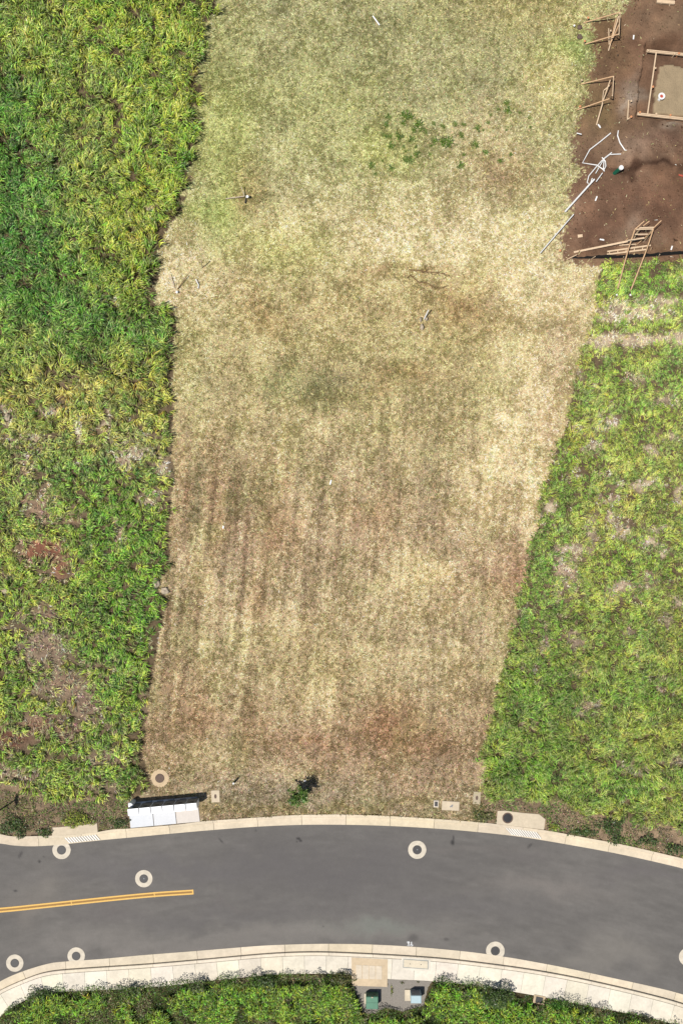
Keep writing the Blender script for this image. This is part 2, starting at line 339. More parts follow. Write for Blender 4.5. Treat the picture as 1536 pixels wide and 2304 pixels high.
TRD = [(1245, 1140, 11, 16, 1, 0), (1285, 1240, 40, 10, .9, 0), (1275, 1290, 26, 40, .85, .2), (1255, 1345, 20, 20, .5, .3), (1460, 1225, 20, 16, 1, 0), (1490, 1240, 14, 14, 1, 0), (1400, 1195, 22, 16, .8, 0), (1375, 1160, 16, 12, .7, 0), (1330, 1200, 12, 40, .6, 0), (1480, 1190, 20, 12, .9, 0), (1400, 1325, 36, 14, .9, .1), (1370, 1345, 20, 12, .6, .1), (1465, 1315, 22, 20, .5, 0),
       (1290, 1440, 22, 22, .8, .1), (1315, 1460, 24, 14, .5, .1), (1320, 1600, 24, 20, .9, .1), (1330, 1010, 26, 16, .7, 0), (1380, 950, 22, 20, .7, 0), (1430, 1090, 44, 10, .9, 0), (1370, 1130, 26, 8, .6, 0), (1460, 1015, 16, 14, .9, 0), (1500, 900, 24, 12, .7, 0), (1530, 1110, 8, 22, .9, 0), (1440, 860, 20, 14, .5, 0), (1510, 985, 26, 14, .6, 0), (1335, 870, 10, 8, .8, 0), (1440, 690, 70, 14, .8, 0), (1500, 680, 40, 10, .9, 0),
       (1420, 708, 80, 11, 1.0, 0), (1430, 764, 150, 12, 1.1, 0), (1345, 766, 46, 13, 1.1, 0), (1500, 760, 60, 14, .6, 0), (1300, 840, 10, 20, .5, 0), (1300, 1510, 20, 16, .5, 0), (1225, 1440, 14, 30, .5, .1), (1190, 1630, 20, 10, .5, 0), (1430, 1730, 40, 12, .6, 0), (1520, 1710, 30, 16, .8, 0), (1500, 1400, 16, 16, .6, 0), (1410, 1430, 20, 12, .4, 0), (1370, 1700, 20, 10, .4, 0), (1520, 1350, 14, 14, .8, 0), (1490, 1530, 24, 10, .4, 0), (1350, 960, 40, 30, .3, 0)]
TRC = [(1450, 640, 90, 40, (96, 150, 40), .9), (1380, 640, 30, 50, (130, 160, 50), .6), (1380, 730, 40, 18, (120, 150, 44), .8), (1460, 740, 70, 14, (128, 160, 50), .7), (1420, 880, 120, 90, (124, 158, 52), .6), (1530, 820, 30, 60, (90, 140, 50), .6), (1280, 1060, 50, 60, (104, 142, 40), .8), (1330, 980, 60, 40, (136, 152, 50), .7),
       (1400, 1170, 60, 60, (158, 164, 68), .7), (1240, 1180, 40, 50, (88, 130, 44), .7), (1220, 1270, 40, 30, (86, 134, 44), .7), (1430, 1280, 90, 60, (110, 146, 44), .7), (1220, 1380, 50, 60, (84, 136, 44), .7), (1350, 1400, 90, 50, (124, 150, 50), .7), (1200, 1560, 80, 100, (84, 128, 34), .8), (1400, 1560, 120, 80, (96, 136, 40), .7), (1200, 1720, 100, 60, (82, 128, 30), .8), (1400, 1770, 120, 50, (92, 140, 40), .8)]

def blobs(px, py, base, L, warp=True):
    c = np.array(base, float) if np.ndim(base) > 1 else np.tile(np.array(base, float), (len(px), 1))
    if warp:
        wx = px + (fbm(px, py, 70, 31) - .5) * 90; wy = py + (fbm(px, py, 70, 47) - .5) * 90
    else: wx, wy = px, py
    for x, y, rx, ry, cc, s in L:
        d = ((wx - x) / rx) ** 2 + ((wy - y) / ry) ** 2
        k = (np.exp(-d * .75) * s)[:, None]
        c = c * (1 - k) + np.array(cc, float) * k
    return c
def deadness(px, py, L):
    wx = px + (fbm(px, py, 30, 61) - .5) * 40; wy = py + (fbm(px, py, 30, 67) - .5) * 40
    d = np.zeros(len(px)); r = np.zeros(len(px))
    for x, y, rx, ry, s, rd in L:
        k = np.exp(-(((wx - x) / rx) ** 2 + ((wy - y) / ry) ** 2) * .9) * s
        d = np.maximum(d, k); r = np.maximum(r, k * rd)
    return d, r
def field_col(px, py):
    ww = py + (fbm(px, py, 160, 3) - .5) * 120
    base = np.array((1.0, 1.0, 1.015)) * np.stack([np.interp(ww, YS, [c[i] for c in CS]) for i in range(3)], 1)
    c = blobs(px, py, base, [(b[0], b[1], b[2], b[3], b[4], b[5] * (.62 if b[4][0] - b[4][1] > 25 and b[4][0] < 165 else 1.1)) for b in BL])
    c = c * np.array((1.13, 1.135, 1.15))
    n = fbm(px, py, 46, 11, 6, .75)[:, None] - .5                       # clumpy mottle
    c = c * (1 + n * .46)
    g = np.clip((fbm(px, py, 60, 19, 3) - .56) * 5, 0, 1)[:, None] * .22      # greener tufts
    c = c * (1 - g) + np.array((138, 142, 86.)) * g
    # mowing stripes running up the slope in the lower half
    sx = px + (py - 1150) * .085
    st = fbm(sx * 1.0, py * .07, 16, 23, 3) - .5
    k = sstep(960, 1080, py) * (1 - sstep(1500, 1760, py)) * (1 - .65 * sstep(620, 900, px))
    c = c * (1 + (st * .46 * k)[:, None])
    s2 = fbm(sx, py * .05, 8, 27, 2) - .5
    c = c * (1 + (s2 * .26 * sstep(700, 1000, py) * (1 - sstep(1700, 1790, py)))[:, None])
    rd = (np.clip(-st * 2.2, 0, 1) * k)[:, None] * .32
    c = c * (1 - rd) + np.array((142, 104, 80.)) * rd
    return np.clip(c, 20, 240)
def speck(px, py):                                                  # where the stubble tufts grow: small clumps a hand or two wide
    return fbm(px + (vnoise(px / 5, py / 5, 7) - .5) * 6, py + (vnoise(px / 5, py / 5, 8) - .5) * 6, 5.6, 15, 2, .6) + (fbm(px, py, 60, 17, 3) - .5) * .5
def soil_col(px, py):
    c = np.tile(np.array((112, 84, 64.)), (len(px), 1))
    L = [(1345, 250, 60, 60, (120, 98, 66), .8), (1340, 330, 50, 40, (124, 98, 76), .7), (1360, 70, 40, 60, (112, 88, 58), .6), (1425, 200, 14, 34, (146, 128, 110), .9), (1510, 290, 30, 12, (158, 138, 116), .9), (1440, 340, 34, 40, (136, 112, 92), .7), (1420, 490, 22, 30, (140, 118, 98), .8), (1470, 560, 60, 12, (134, 104, 76), .6), (1520, 60, 40, 30, (132, 108, 82), .6), (1440, 30, 40, 40, (122, 96, 72), .5), (1480, 480, 40, 50, (108, 76, 58), .6), (1340, 520, 40, 40, (112, 80, 62), .6), (1470, 383, 110, 6, (66, 46, 34), 1.0), (1400, 430, 60, 30, (98, 70, 54), .6), (1480, 100, 60, 10, (84, 60, 44), .8), (1500, 320, 40, 16, (96, 72, 58), .6), (1530, 420, 30, 30, (104, 74, 54), .5), (1300, 590, 60, 14, (124, 96, 72), .8), (1400, 600, 160, 10, (132, 104, 78), .7), (1275, 480, 16, 60, (140, 112, 92), .6)]  # dark blob along the pit's upper rim paints its shade into the soil
    c = blobs(px, py, c, L)
    c = c * (1.17 + (fbm(px, py, 40, 71, 5, .65) - .5)[:, None] * .7) * np.array((.98, 1.01, 1.05))
    g = np.clip((fbm(px, py, 34, 75, 4, .7) - .55) * 5, 0, 1)[:, None] * .45
    c = c * (1 - g) + np.array((146, 122, 100.)) * g
    return c
def edge_warp(px, py):
    a = 12 + 34 * (1 - sstep(560, 760, py)) * (px < 700)
    return px + (fbm(px, py, 32, 81, 4, .6) - .5) * a * 1.3, py + (fbm(px, py, 32, 83, 4, .6) - .5) * a * 1.3
def zones(px, py):
    wx, wy = edge_warp(px, py)
    tl = pip(wx, wy, TL); tr = pip(wx, wy, TR)
    q_ = np.random.default_rng(len(px)); wx2 = px + (fbm(px, py, 40, 85, 6, .8) - .5) * 70 + q_.normal(0, 7, len(px)); wy2 = py + (fbm(px, py, 40, 87, 6, .8) - .5) * 70 + q_.normal(0, 7, len(px))
    wy2 = np.where(px > 1330, np.where(py > 540, py, wy2), wy2)
    soil = pip(wx2, wy2, SOIL) & ~tr
    return tl, tr, soil

# ------------------------------------------------------------------ the ground: one sheet
def axis(lo, hi, step, far):
    a = np.arange(lo, hi + 1e-6, step)
    e = []; d = step; x = hi
    while x < far: d *= 1.35; x += d; e.append(x)
    f = []; d = step; x = lo
    while x > -far: d *= 1.35; x -= d; f.append(x)
    return np.r_[np.array(f[::-1]), a, np.array(e)]
gx = axis(-24.5, 24.5, .1, 900); gy = axis(-36.5, 36.5, .1, 900)
X, Y = np.meshgrid(gx, gy); xs = X.ravel(); ys = Y.ravel()
px = xs * S + 768; py = 1152 - ys * S
def height(px, py, soil=None):
    z = (fbm(px, py, 120, 91, 3) - .5) * .10 + (fbm(px, py, 14, 93, 3) - .5) * .05
    near = sstep(1780, 1830, py)
    z = z * (1 - near)
    pit = pip(px, py, PIT)
    z = np.where(pit, -.42 + (fbm(px, py, 20, 95, 3) - .5) * .05, z)
    plate = pip(px + (fbm(px, py, 12, 96) - .5) * 6, py + (fbm(px, py, 12, 97) - .5) * 6, PLATE)
    z = np.where(plate, -.26, z)
    # low bank of spoil across the building pad
    if soil is not None: z = z + np.where(soil, (fbm(px, py, 16, 111, 3, .6) - .5) * .14, 0)
    yb = 380 + (fbm(px, py, 40, 98) - .5) * 14
    k = sstep(1385, 1420, px)
    z = z + k * .30 * (1 - sstep(yb - 6, yb + 5, py)) * sstep(255, 330, py)
    cor = pip(px, py, corridor)
    return z, cor, pit, plate
tl, tr, soil = zones(px, py)
z, cor, pit, plate = height(px, py, soil)
z = np.where(cor, -.32, z)
far = np.maximum(np.abs(xs) - 40, np.abs(ys) - 50)
tl, tr, soil = zones(px, py)
c = field_col(px, py)
sC = soil_col(px, py)
sp_ = np.clip((speck(px, py) - .47) * 6, 0, 1)[:, None] * .17
c = c * (1 - sp_ * np.array((.75, .78, 1.0)))
c[soil] = sC[soil]
c[pit] = sC[pit] * .98
c[plate] = np.array((172, 152, 122.)) * (1 + (fbm(px, py, 16, 99, 4) - .5)[plate][:, None] * .14)
dTL, rTL = deadness(px, py, TLD); dTR, rTR = deadness(px, py, TRD)
br = np.array((112, 96, 74.)); redsoil = np.array((142, 98, 78.)); greysoil = np.array((192, 172, 146.))
for zmask, d, r in ((tl, dTL, rTL), (tr, dTR, rTR)):
    k = np.clip(d * 1.3, 0, 1)[:, None]; q = np.clip(r * 1.3, 0, 1)[:, None]
    cc = br * (1 - k) + (greysoil * (1 - q) + redsoil * q) * k
    yy = sstep(1350, 1450, py)[:, None]
    cc = cc * (1 - yy * k * .18)
    cc = cc * (1 + (fbm(px, py, 16, 101, 4) - .5)[:, None] * .5)
    c[zmask] = cc[zmask]
# weedy verge between the tall grass and the kerb, and the planted strip south of the pavement
vergeL = (~tl) & (py > 1740) & (px < 290) & ~cor; vergeR = (~tr) & (py > 1785) & (px > 1080) & ~cor
vc = np.array((138, 118, 96.)) * (1 + (fbm(px, py, 18, 103, 4) - .5)[:, None] * .6)
c[vergeL] = vc[vergeL]; c[vergeR] = vc[vergeR] * 1.08
below = (~cor) & (py > 2185)
c[below] = (np.array((92, 82, 58.)) * (1 + (fbm(px, py, 18, 105, 4) - .5)[:, None] * .6))[below]
c[cor] = (70, 62, 54)
alb_g = np.clip(lin(np.clip(c, 5, 250)) / 1.72, 0, .8)
nx, ny = len(gx), len(gy)
i = np.arange(nx - 1); j = np.arange(ny - 1); I, J = np.meshgrid(i, j); v0 = (J * nx + I).ravel()
loops = np.stack([v0, v0 + 1, v0 + 1 + nx, v0 + nx], 1).ravel()
g = np_mesh('ground', np.c_[xs, ys, z], loops, np.arange(len(v0)) * 4, np.full(len(v0), 4), M['ground'], np.c_[alb_g, np.where(plate, .12, np.where(soil | pit, .45, 1.0))], smooth=True)
tag(g, kind='structure')
def gz(x, y):
    p_ = np.array([x * S + 768.]); q_ = np.array([1152. - y * S])
    return float(height(p_, q_)[0][0])

# ------------------------------------------------------------------ the road, kerbs and pavement
ZR = -.12
def W(c_): return np.c_[(c_[:, 0] - 768) / S, (1152 - c_[:, 1]) / S]
def PR(px, py, z=ZR): return P(px, py, z)
A1 = W(N_asp); A2 = W(S_asp)
A1d, _ = resample(A1, .25); A2d, _ = resample(A2, .25)
nA = 520
def resn(c_, n):
    d = np.r_[0, np.cumsum(np.hypot(*np.diff(c_, axis=0).T))]; t = np.linspace(0, 1, n)
    return d, t
# match both sides by ruled lines; inside the frame by x
xsamp = np.r_[np.linspace(-70, -24, 40), np.linspace(-23.8, 26, 500), np.linspace(26.5, 55, 40)]
i1 = A1[np.argsort(A1[:, 0])]
y1 = np.interp(xsamp, i1[:, 0], i1[:, 1])
S2 = A2[(A2[:, 1] > -45)]
i2 = S2[np.argsort(S2[:, 0])]
y2 = np.interp(xsamp, i2[:, 0], i2[:, 1])
leftm = xsamp < i2[0, 0]; y2[leftm] = -90
nr = 110
T = np.linspace(0, 1, nr)
rx_ = np.repeat(xsamp, nr); ry_ = (y1[:, None] * (1 - T) + y2[:, None] * T).ravel(); tt = np.tile(T, len(xsamp))
rpx = rx_ * S + 768; rpy = 1152 - ry_ * S
cr = np.tile(np.array((114, 110, 106.)), (len(rx_), 1))
lane = fbm(rpx * .06, tt * 60, 2.2, 201, 4) - .5                     # faint paving lanes along the road
cr *= 1 + (lane * .17 + (fbm(rpx, rpy, 140, 203, 4) - .5) * .08 + (fbm(rpx, rpy, 9, 209, 3) - .5) * .05)[:, None]
cr = blobs(rpx, rpy, cr, [(80, 2010, 70, 14, (134, 127, 119), .0), (110, 1985, 46, 40, (140, 133, 124), .55), (60, 2040, 30, 40, (138, 130, 122), .5), (250, 2050, 60, 30, (115, 108, 106), .5), (430, 1960, 300, 24, (108, 104, 104), .6), (760, 1960, 220, 60, (103, 99, 98), .7), (500, 2060, 240, 16, (106, 102, 101), .5), (1000, 2040, 200, 24, (108, 104, 103), .5), (640, 2110, 400, 20, (138, 132, 126), .6), (850, 2100, 80, 14, (128, 132, 124), .6), (1230, 1990, 120, 20, (140, 132, 126), .5), (1060, 1900, 120, 10, (118, 112, 108), .5), (1390, 2150, 70, 30, (142, 136, 128), .5), (1300, 2180, 60, 20, (140, 134, 126), .5), (1180, 1925, 50, 14, (112, 106, 104), .4), (300, 2130, 250, 12, (138, 132, 126), .5), (1450, 1960, 90, 14, (110, 104, 104), .4), (520, 2040, 60, 6, (112, 106, 104), .4)])
st = [(45, 1925, 3, 9, .5, .5), (88, 1940, 3.2, 3, .8, 0), (34, 2006, 5, 2.5, .6, 0), (671, 1888, 5, 3, .85, 0), (676, 1893, 3, 3, .8, 0), (668, 1895, 2, 2, .6, 0), (1018, 1897, 4.5, 6, .85, 0), (1020, 1887, 2.5, 6, .7, 0), (497, 1893, 2, 8, .55, -.7), (1192, 1904, 2.5, 8, .6, .8), (930, 2112, 12, 8, .3, 0), (1004, 2115, 6, 4, .35, 0), (98, 1929, 1.6, 1.6, .5, 0), (727, 2086, 2, 2, .4, 0), (575, 1870, 3, 3, .3, 0)]
for x, y, a, b, s, rot in st:
    ux = (rpx - x) * math.cos(rot) + (rpy - y) * math.sin(rot); uy = -(rpx - x) * math.sin(rot) + (rpy - y) * math.cos(rot)
    k = np.exp(-np.maximum(((ux / a) ** 2 + (uy / b) ** 2), 0) ** 2) * s
    cr = cr * (1 - k[:, None]) + np.array((58, 56, 56.)) * k[:, None]
nxr = len(xsamp); I, J = np.meshgrid(np.arange(nr - 1), np.arange(nxr - 1)); v0 = (J * nr + I).ravel()
loops = np.stack([v0, v0 + 1, v0 + 1 + nr, v0 + nr], 1).ravel()
road = np_mesh('road', np.c_[rx_, ry_, np.full(len(rx_), ZR)], loops, np.arange(len(v0)) * 4, np.full(len(v0), 4), M['asphalt'], np.c_[np.clip(lin(cr) / 1.72, 0, 1), np.ones(len(rx_))])
tag(road, kind='structure')

def nearest(c_, p):
    a = c_[:-1]; b = c_[1:]; d = b - a
    t = np.clip(((p - a) * d).sum(1) / np.maximum((d * d).sum(1), 1e-9), 0, 1)
    q = a + d * t[:, None]; k = np.argmin(((q - p) ** 2).sum(1))
    return q[k]
def band(name, A, B, prof, anchor, step, gap, base, jit, m, sub=.25):
    """slabs between the curves A and B; prof: (fraction A->B, z). joints every `step`, one of them at `anchor`"""
    dd = np.r_[0, np.cumsum(np.hypot(*np.diff(A, axis=0).T))]
    k = np.argmin(np.abs(A[:, 0] - anchor) + (A[:, 1] < -60) * 99); s0 = dd[k]
    pos = np.arange(s0 % step - step, dd[-1], step)
    mb = MB()
    for s in pos:
        mid = s + step / 2
        xm = np.interp(mid, dd, A[:, 0]); ym = np.interp(mid, dd, A[:, 1])
        if s < 0 or s + step > dd[-1] or not (-45 < xm < 50 and -48 < ym < 0): continue
        ss = np.linspace(s + gap / 2, s + step - gap / 2, max(2, int(step / sub) + 1))
        cc = np.array(base) * (1 + (random.random() - .5) * jit) * np.array([1, 1 - random.random() * jit * .15, 1 - random.random() * jit * .5])
        cc = tuple(np.clip(lin(np.clip(cc, 0, 252)) / 1.72, 0, .8)) + (1,)
        rows = []
        for t in ss:
            a = np.array([np.interp(t, dd, A[:, 0]), np.interp(t, dd, A[:, 1])]); b = nearest(B, a)
            rows.append([(a[0] + (b[0] - a[0]) * f, a[1] + (b[1] - a[1]) * f, z_) for f, z_ in prof])
        n = len(prof); vs = [v for r in rows for v in r]; fs = []
        for r in range(len(rows) - 1):
            for q in range(n - 1): fs.append((r * n + q, r * n + q + 1, (r + 1) * n + q + 1, (r + 1) * n + q))
        fs.append(tuple(range(n))[::-1]); fs.append(tuple(range((len(rows) - 1) * n, len(rows) * n)))
        mb.add(vs, fs, cc)
    o = mb.build(name, m, colors=True)
    return tag(o, kind='structure')
Nt = W(N_top); Ks = W(S_krb); Os = W(S_out)
band('kerb', A1d, Nt, [(0, -.31), (0, -.111), (.66, -.118), (.74, .005), (.80, .02), (1, .02), (1, -.31)], (678 - 768) / S, 3.0, .022, (238, 222, 196), .06, M['concrete'])
band('kerb_gutter', A2d, Ks, [(0, -.31), (0, -.111), (.93, -.118), (1.0, -.118), (1.0, -.31)], (837 - 768) / S, 3.0, .022, (238, 223, 198), .06, M['concrete'])
Ksd, _ = resample(Ks, .25)
kt = []
for p in Ksd[::2]:
    b = nearest(Os, p); d = b - p; L_ = np.hypot(*d); kt.append(p + d / L_ * .2)
kt = np.array(kt)
band('kerb_top', Ksd, kt, [(0, -.31), (-.02, .01), (.07, .028), (.97, .028), (1, -.31)], (837 - 768) / S, 3.0, .016, (246, 232, 210), .03, M['concrete'])
ktd, _ = resample(kt, .25)
band('pavement', ktd, Os, [(.016, -.31), (.016, .024), (.03, .032), (.97, .032), (1, .022), (1, -.31)], (735 - 768) / S, 1.5, .016, (250, 240, 222), .07, M['concrete'])

def poly_px(pts, z=0.0): return [P(x, y, z)[:2] for x, y in pts]
def ragged(pts, amp=.6, n=6):
    out = []
    for i in range(len(pts)):
        a = pts[i]; b = pts[(i + 1) % len(pts)]
        for k in range(n):
            t = k / n; out.append((a[0] + (b[0] - a[0]) * t + random.uniform(-amp, amp) * (k > 0), a[1] + (b[1] - a[1]) * t + random.uniform(-amp, amp) * (k > 0)))
    return out

# painted lines
def arc_strip(mb, pts, off, wd, z):
    c_, _ = resample(catmull(pts), 6); w_ = W(c_)
    t = np.gradient(w_, axis=0); t /= np.hypot(t[:, 0], t[:, 1])[:, None]; n = np.c_[-t[:, 1], t[:, 0]]
    a = w_ + n * (off + wd / 2); b = w_ + n * (off - wd / 2)
    vs = [(x, y, z) for x, y in a] + [(x, y, z) for x, y in b]; m_ = len(a)
    mb.add(vs, [(i + m_, i + 1 + m_, i + 1, i) for i in range(m_ - 1)])
cl = [(-700, 2090), (-200, 2066), (0, 2049.5), (80, 2041.5), (160, 2033), (250, 2023.6), (347, 2014.4), (434, 2008.6)]
road_mark = empty('centre_line', PR(200, 2030), 'double yellow centre line painted on the asphalt, closed by a short bar', 'road marking')
mb = MB()
arc_strip(mb, cl, .115, .10, ZR + .008); arc_strip(mb, cl, -.115, .10, ZR + .008)
for x, y in ((160, 2033), (347, 2014.4)):
    mb.box(*P(x, y)[:2], ZR + .003, ZR + .0085, .06, .36, .1)
mb.box(*P(433.5, 2008.6)[:2], ZR + .003, ZR + .0085, .09, .33, .06)
mb.build('stripe', M['yellow'], road_mark)
mb = MB(); arc_strip(mb, cl, 0, .14, ZR + .004); mb.build('middle_gap', M['amber'], road_mark)
sm = empty('utility_marking', PR(921, 2125), 'small white spray painted symbols on asphalt beside the lower kerb', 'road marking')
def Zm(x, y): return (780 + x / 6.98, 2100 + y / 6.98)
def stroke(mb, pts, wd=.09):
    pts = [P(*Zm(x, y))[:2] for x, y in pts]
    for a, b in zip(pts[:-1], pts[1:]):
        mb.beam((*a, ZR + .005), (*b, ZR + .005), wd, .004)
mb = MB(); stroke(mb, [(1014, 145), (1015, 212)], .07); stroke(mb, [(995, 190), (1015, 216), (1038, 192)], .07)
mb.build('arrow', M['whitepaint'], sm)
mb = MB(); stroke(mb, [(942, 146), (958, 158)], .06); mb.lathe(*P(*Zm(969, 158))[:2], [(.085, ZR + .003), (.085, ZR + .007)], 14)
stroke(mb, [(975, 185), (966, 205), (952, 215), (976, 222)], .09); mb.build('squiggle', M['whitepaint'], sm)

# manholes
def manhole(px, py, r, rl, label, collar='collar', lid='iron', z=ZR, dot=False, grp='round manholes set in pale concrete collars', jit=.015):
    x, y, _ = P(px, py, z)
    e = empty('manhole', (x, y, z), label, 'manhole', grp)
    R = r / S; q = rl / S
    mb = MB(); n = 40; prof = [(R, z - .05), (R, z + .003), (R - .012, z + .005), (q + .012, z + .005), (q + .004, z - .015)]
    vs = []; fs = []; J = [1 + jit * (random.random() - .5) for _ in range(n)]
    for k, (rr, zz) in enumerate(prof):
        for i in range(n):
            a = 2 * math.pi * i / n; f = J[i] if k < 3 else 1; vs.append((x + rr * f * math.cos(a), y + rr * f * math.sin(a), zz))
    for k in range(len(prof) - 1):
        for i in range(n): j = (i + 1) % n; fs.append((k * n + i, k * n + j, (k + 1) * n + j, (k + 1) * n + i))
    mb.add(vs, fs); mb.build('collar', M[collar], e)
    mb = MB(); mb.lathe(x, y, [(q, z - .03), (q, z + .004), (q * .9, z + .004), (q * .88, z - .002), (q * .84, z - .002), (q * .82, z + .005), (q * .3, z + .006)], 32)
    l = mb.build('lid', M[lid], e)
    if dot:
        mb = MB(); mb.lathe(x + .01, y + .01, [(.045, z + .005), (.04, z + .012)], 10); d_ = mb.build('vent_plug', M['greyface'], l)
    return e
manhole(139, 1912.5, 20.5, 10, 'round manhole with a dark grey lid tucked against the striped storm drain at left', grp=None)
manhole(324, 1977, 19.5, 9.5, 'round manhole in the road just above the yellow double line', dot=True)
manhole(938, 1912, 20.5, 10, 'round black manhole alone in the lane right of centre under the upper kerb', dot=True)
manhole(1113.5, 2139.5, 21, 10, 'round manhole touching the lower kerb at right, above the shadow of a shrub')
manhole(172, 2151, 19.5, 9.5, 'round manhole touching the lower kerb at left, above the cut in the gutter')
manhole(34, 2167, 19.5, 9.5, 'round manhole at the lower left beside the bend of the kerb')
manhole(1546.5, 2153, 20.5, 10, 'round manhole cut by the right edge of the picture, collar only')
manhole(360, 1751, 20, 10, 'rough edged buff manhole with brown lid standing in the dry grass behind the mailboxes', 'rustcollar', 'brownlid', z=.03, jit=.09)

# storm drain inlets
def inlet(label, slab, q, n, skew=0):
    e = empty('storm_drain', P(*slab[0]), label, 'storm drain', 'storm drain inlets in the upper kerb')
    mb = MB(); mb.slab(poly_px(slab), -.2, .045, .015, tuple(alb(228, 211, 184)) + (1,)); mb.build('slab', M['concrete'], e, colors=True)
    # grating: bars over a dark slot; q = four corners (tl, tr, br, bl)
    mb = MB(); mb.prism(poly_px(q), -.108, -.100, tuple(alb(176, 166, 150)) + (1,)); gr = mb.build('grating', M['concrete'], e, colors=True)
    mb = MB()
    tlp, trp, brp, blp = [np.array(v, float) for v in q]
    for k in range(n):
        f0 = (k + .22) / n; f1 = (k + .78) / n
        pts = [tlp + (trp - tlp) * f0, tlp + (trp - tlp) * f1, blp + (brp - blp) * f1, blp + (brp - blp) * f0]
        mb.prism(poly_px(pts), -.1005, -.085, (.66, .63, .58, 1))
    mb.build('bars', M['concrete'], gr, colors=True)
    return e
inlet('storm drain at the left kerb, weeds growing over its grey slab', ragged([(117, 1861.5), (168, 1858), (219, 1852), (221, 1873), (168, 1877.5), (118, 1880)], .3, 3), [(140, 1883), (214, 1876.5), (226, 1890.5), (154, 1897.5)], 12)
dr = inlet('storm drain at the right kerb, its cream slab holding a black round lid', [(1118.5, 1824), (1136, 1823.5), (1175, 1828.5), (1212, 1831.5), (1226, 1843), (1223, 1866.5), (1170, 1860), (1116, 1853.5)], [(1134, 1862), (1206, 1871), (1219, 1888.5), (1150, 1879.5)], 12)
x, y, _ = P(1141, 1840)
mb = MB(); mb.lathe(x, y, [(.37, .04), (.37, .052), (.29, .054)], 32); r_ = mb.build('lid_rim', M['brownlid'], dr)
mb = MB(); mb.lathe(x, y, [(.29, .05), (.285, .060), (.1, .064)], 32); mb.build('lid', M['black'], dr)

# ------------------------------------------------------------------ small concrete boxes in the verge
def ubox(px, py, lx, ly, rot, label, kind, z=.0, c_=(226, 208, 180)):
    x, y, _ = P(px, py, z)
    e = empty('utility_box', (x, y, z), label, 'utility box')
    mb = MB(); mb.box(x, y, z - .2, z + .035, lx / S, ly / S, rot, tuple(alb(*c_)) + (1,), .012); mb.build('slab', M['concrete'], e, colors=True)
    mb = MB()
    if kind == 'oval':
        n = 18; ca, sa = math.cos(rot), math.sin(rot)
        pl = [(x + .085 * math.cos(2 * math.pi * k / n) * ca - .15 * math.sin(2 * math.pi * k / n) * sa, y + .085 * math.cos(2 * math.pi * k / n) * sa + .15 * math.sin(2 * math.pi * k / n) * ca) for k in range(n)]
        mb.prism(pl, z + .03, z + .042); mb.build('lid', M['brownlid'], e)
    elif kind == 'dark':
        mb.box(x, y, z + .03, z + .044, lx / S * .62, ly / S * .68, rot); mb.build('lid', M['iron'], e)
    elif kind == 'mark':
        mb.box(x + .05, y, z + .035, z + .04, .26, .07, rot + .7); mb.box(x + .1, y - .02, z + .036, z + .042, .16, .05, rot + 1.1); mb.build('pull_slot', M['greyface'], e)
    return e
ubox(485, 1791.5, 18.5, 27, .05, 'cream upright concrete meter box with an oval lid right of the mailboxes', 'oval')
ubox(980.5, 1808.5, 11, 15.5, -.04, 'smallest utility box, pale rim round a dark lid in the dry verge', 'dark', c_=(236, 222, 205))
ubox(1013, 1813, 39, 20.5, -.05, 'wide cream concrete box cover lying flat in the verge right of the smallest box', 'mark')
ubox(1072, 1795, 16.5, 28, -.05, 'upright cream box at the edge of the tall right grass, half overgrown', 'oval', c_=(206, 190, 162))
ubox(1212, 2249, 26, 19, -.2, 'tan box with an oval lid behind the lower pavement among shrubs', 'dark', z=.03, c_=(214, 190, 156))

# big vault pad with four lids, and framed cover in the pavement
e = empty('utility_vault', P(830, 2187, .03), 'square buff concrete vault in the lower pavement with four narrow lids', 'utility vault')
mb = MB(); mb.slab(poly_px([(790.5, 2154), (872, 2158.5), (871, 2221), (792.5, 2218), (790.5, 2190)], .04), -.3, .040, .012, tuple(alb(228, 205, 172)) + (1,)); mb.build('slab', M['concrete'], e, colors=True)
for k in range(4):
    x0 = 800.5 + k * 14.9
    mb = MB(); mb.slab(poly_px([(x0, 2171 + k * .7), (x0 + 13.6, 2171.6 + k * .7), (x0 + 13.6, 2202.4 + k * .5), (x0, 2201.8 + k * .5)], .04), .03, .052, .008, tuple(alb(236, 220, 196)) + (1,)); mb.build('lid', M['concrete'], e, colors=True)
e = empty('access_cover', P(935, 2169, .03), 'long cream access cover framed by a thin grey line in the lower pavement', 'access cover')
def quadf(x0, y0, x1, y1, sl): return [(x0, y0), (x1, y0 + sl), (x1 - .5, y1 + sl), (x0 - .5, y1)]
mb = MB(); mb.slab(poly_px(quadf(903, 2154, 968, 2182, 4), .04), -.2, .037, .008, tuple(alb(246, 236, 218)) + (1,)); mb.build('surround', M['concrete'], e, colors=True)
mb = MB(); mb.prism(poly_px(quadf(906.5, 2157, 963.5, 2177.3, 4), .04), .03, .041, tuple(alb(176, 178, 172)) + (1,)); mb.build('frame', M['concrete'], e, colors=True)
mb = MB(); mb.slab(poly_px(quadf(908.2, 2158.8, 961.8, 2175.5, 4), .04), .03, .048, .006, tuple(alb(240, 226, 200)) + (1,)); l = mb.build('cover', M['concrete'], e, colors=True)
for xx in (922, 946.5):
    mb = MB(); mb.lathe(*P(xx, 2169 + (xx - 922) * .06, .05)[:2], [(.035, .045), (.03, .053)], 10); mb.build('bolt', M['iron'], l)

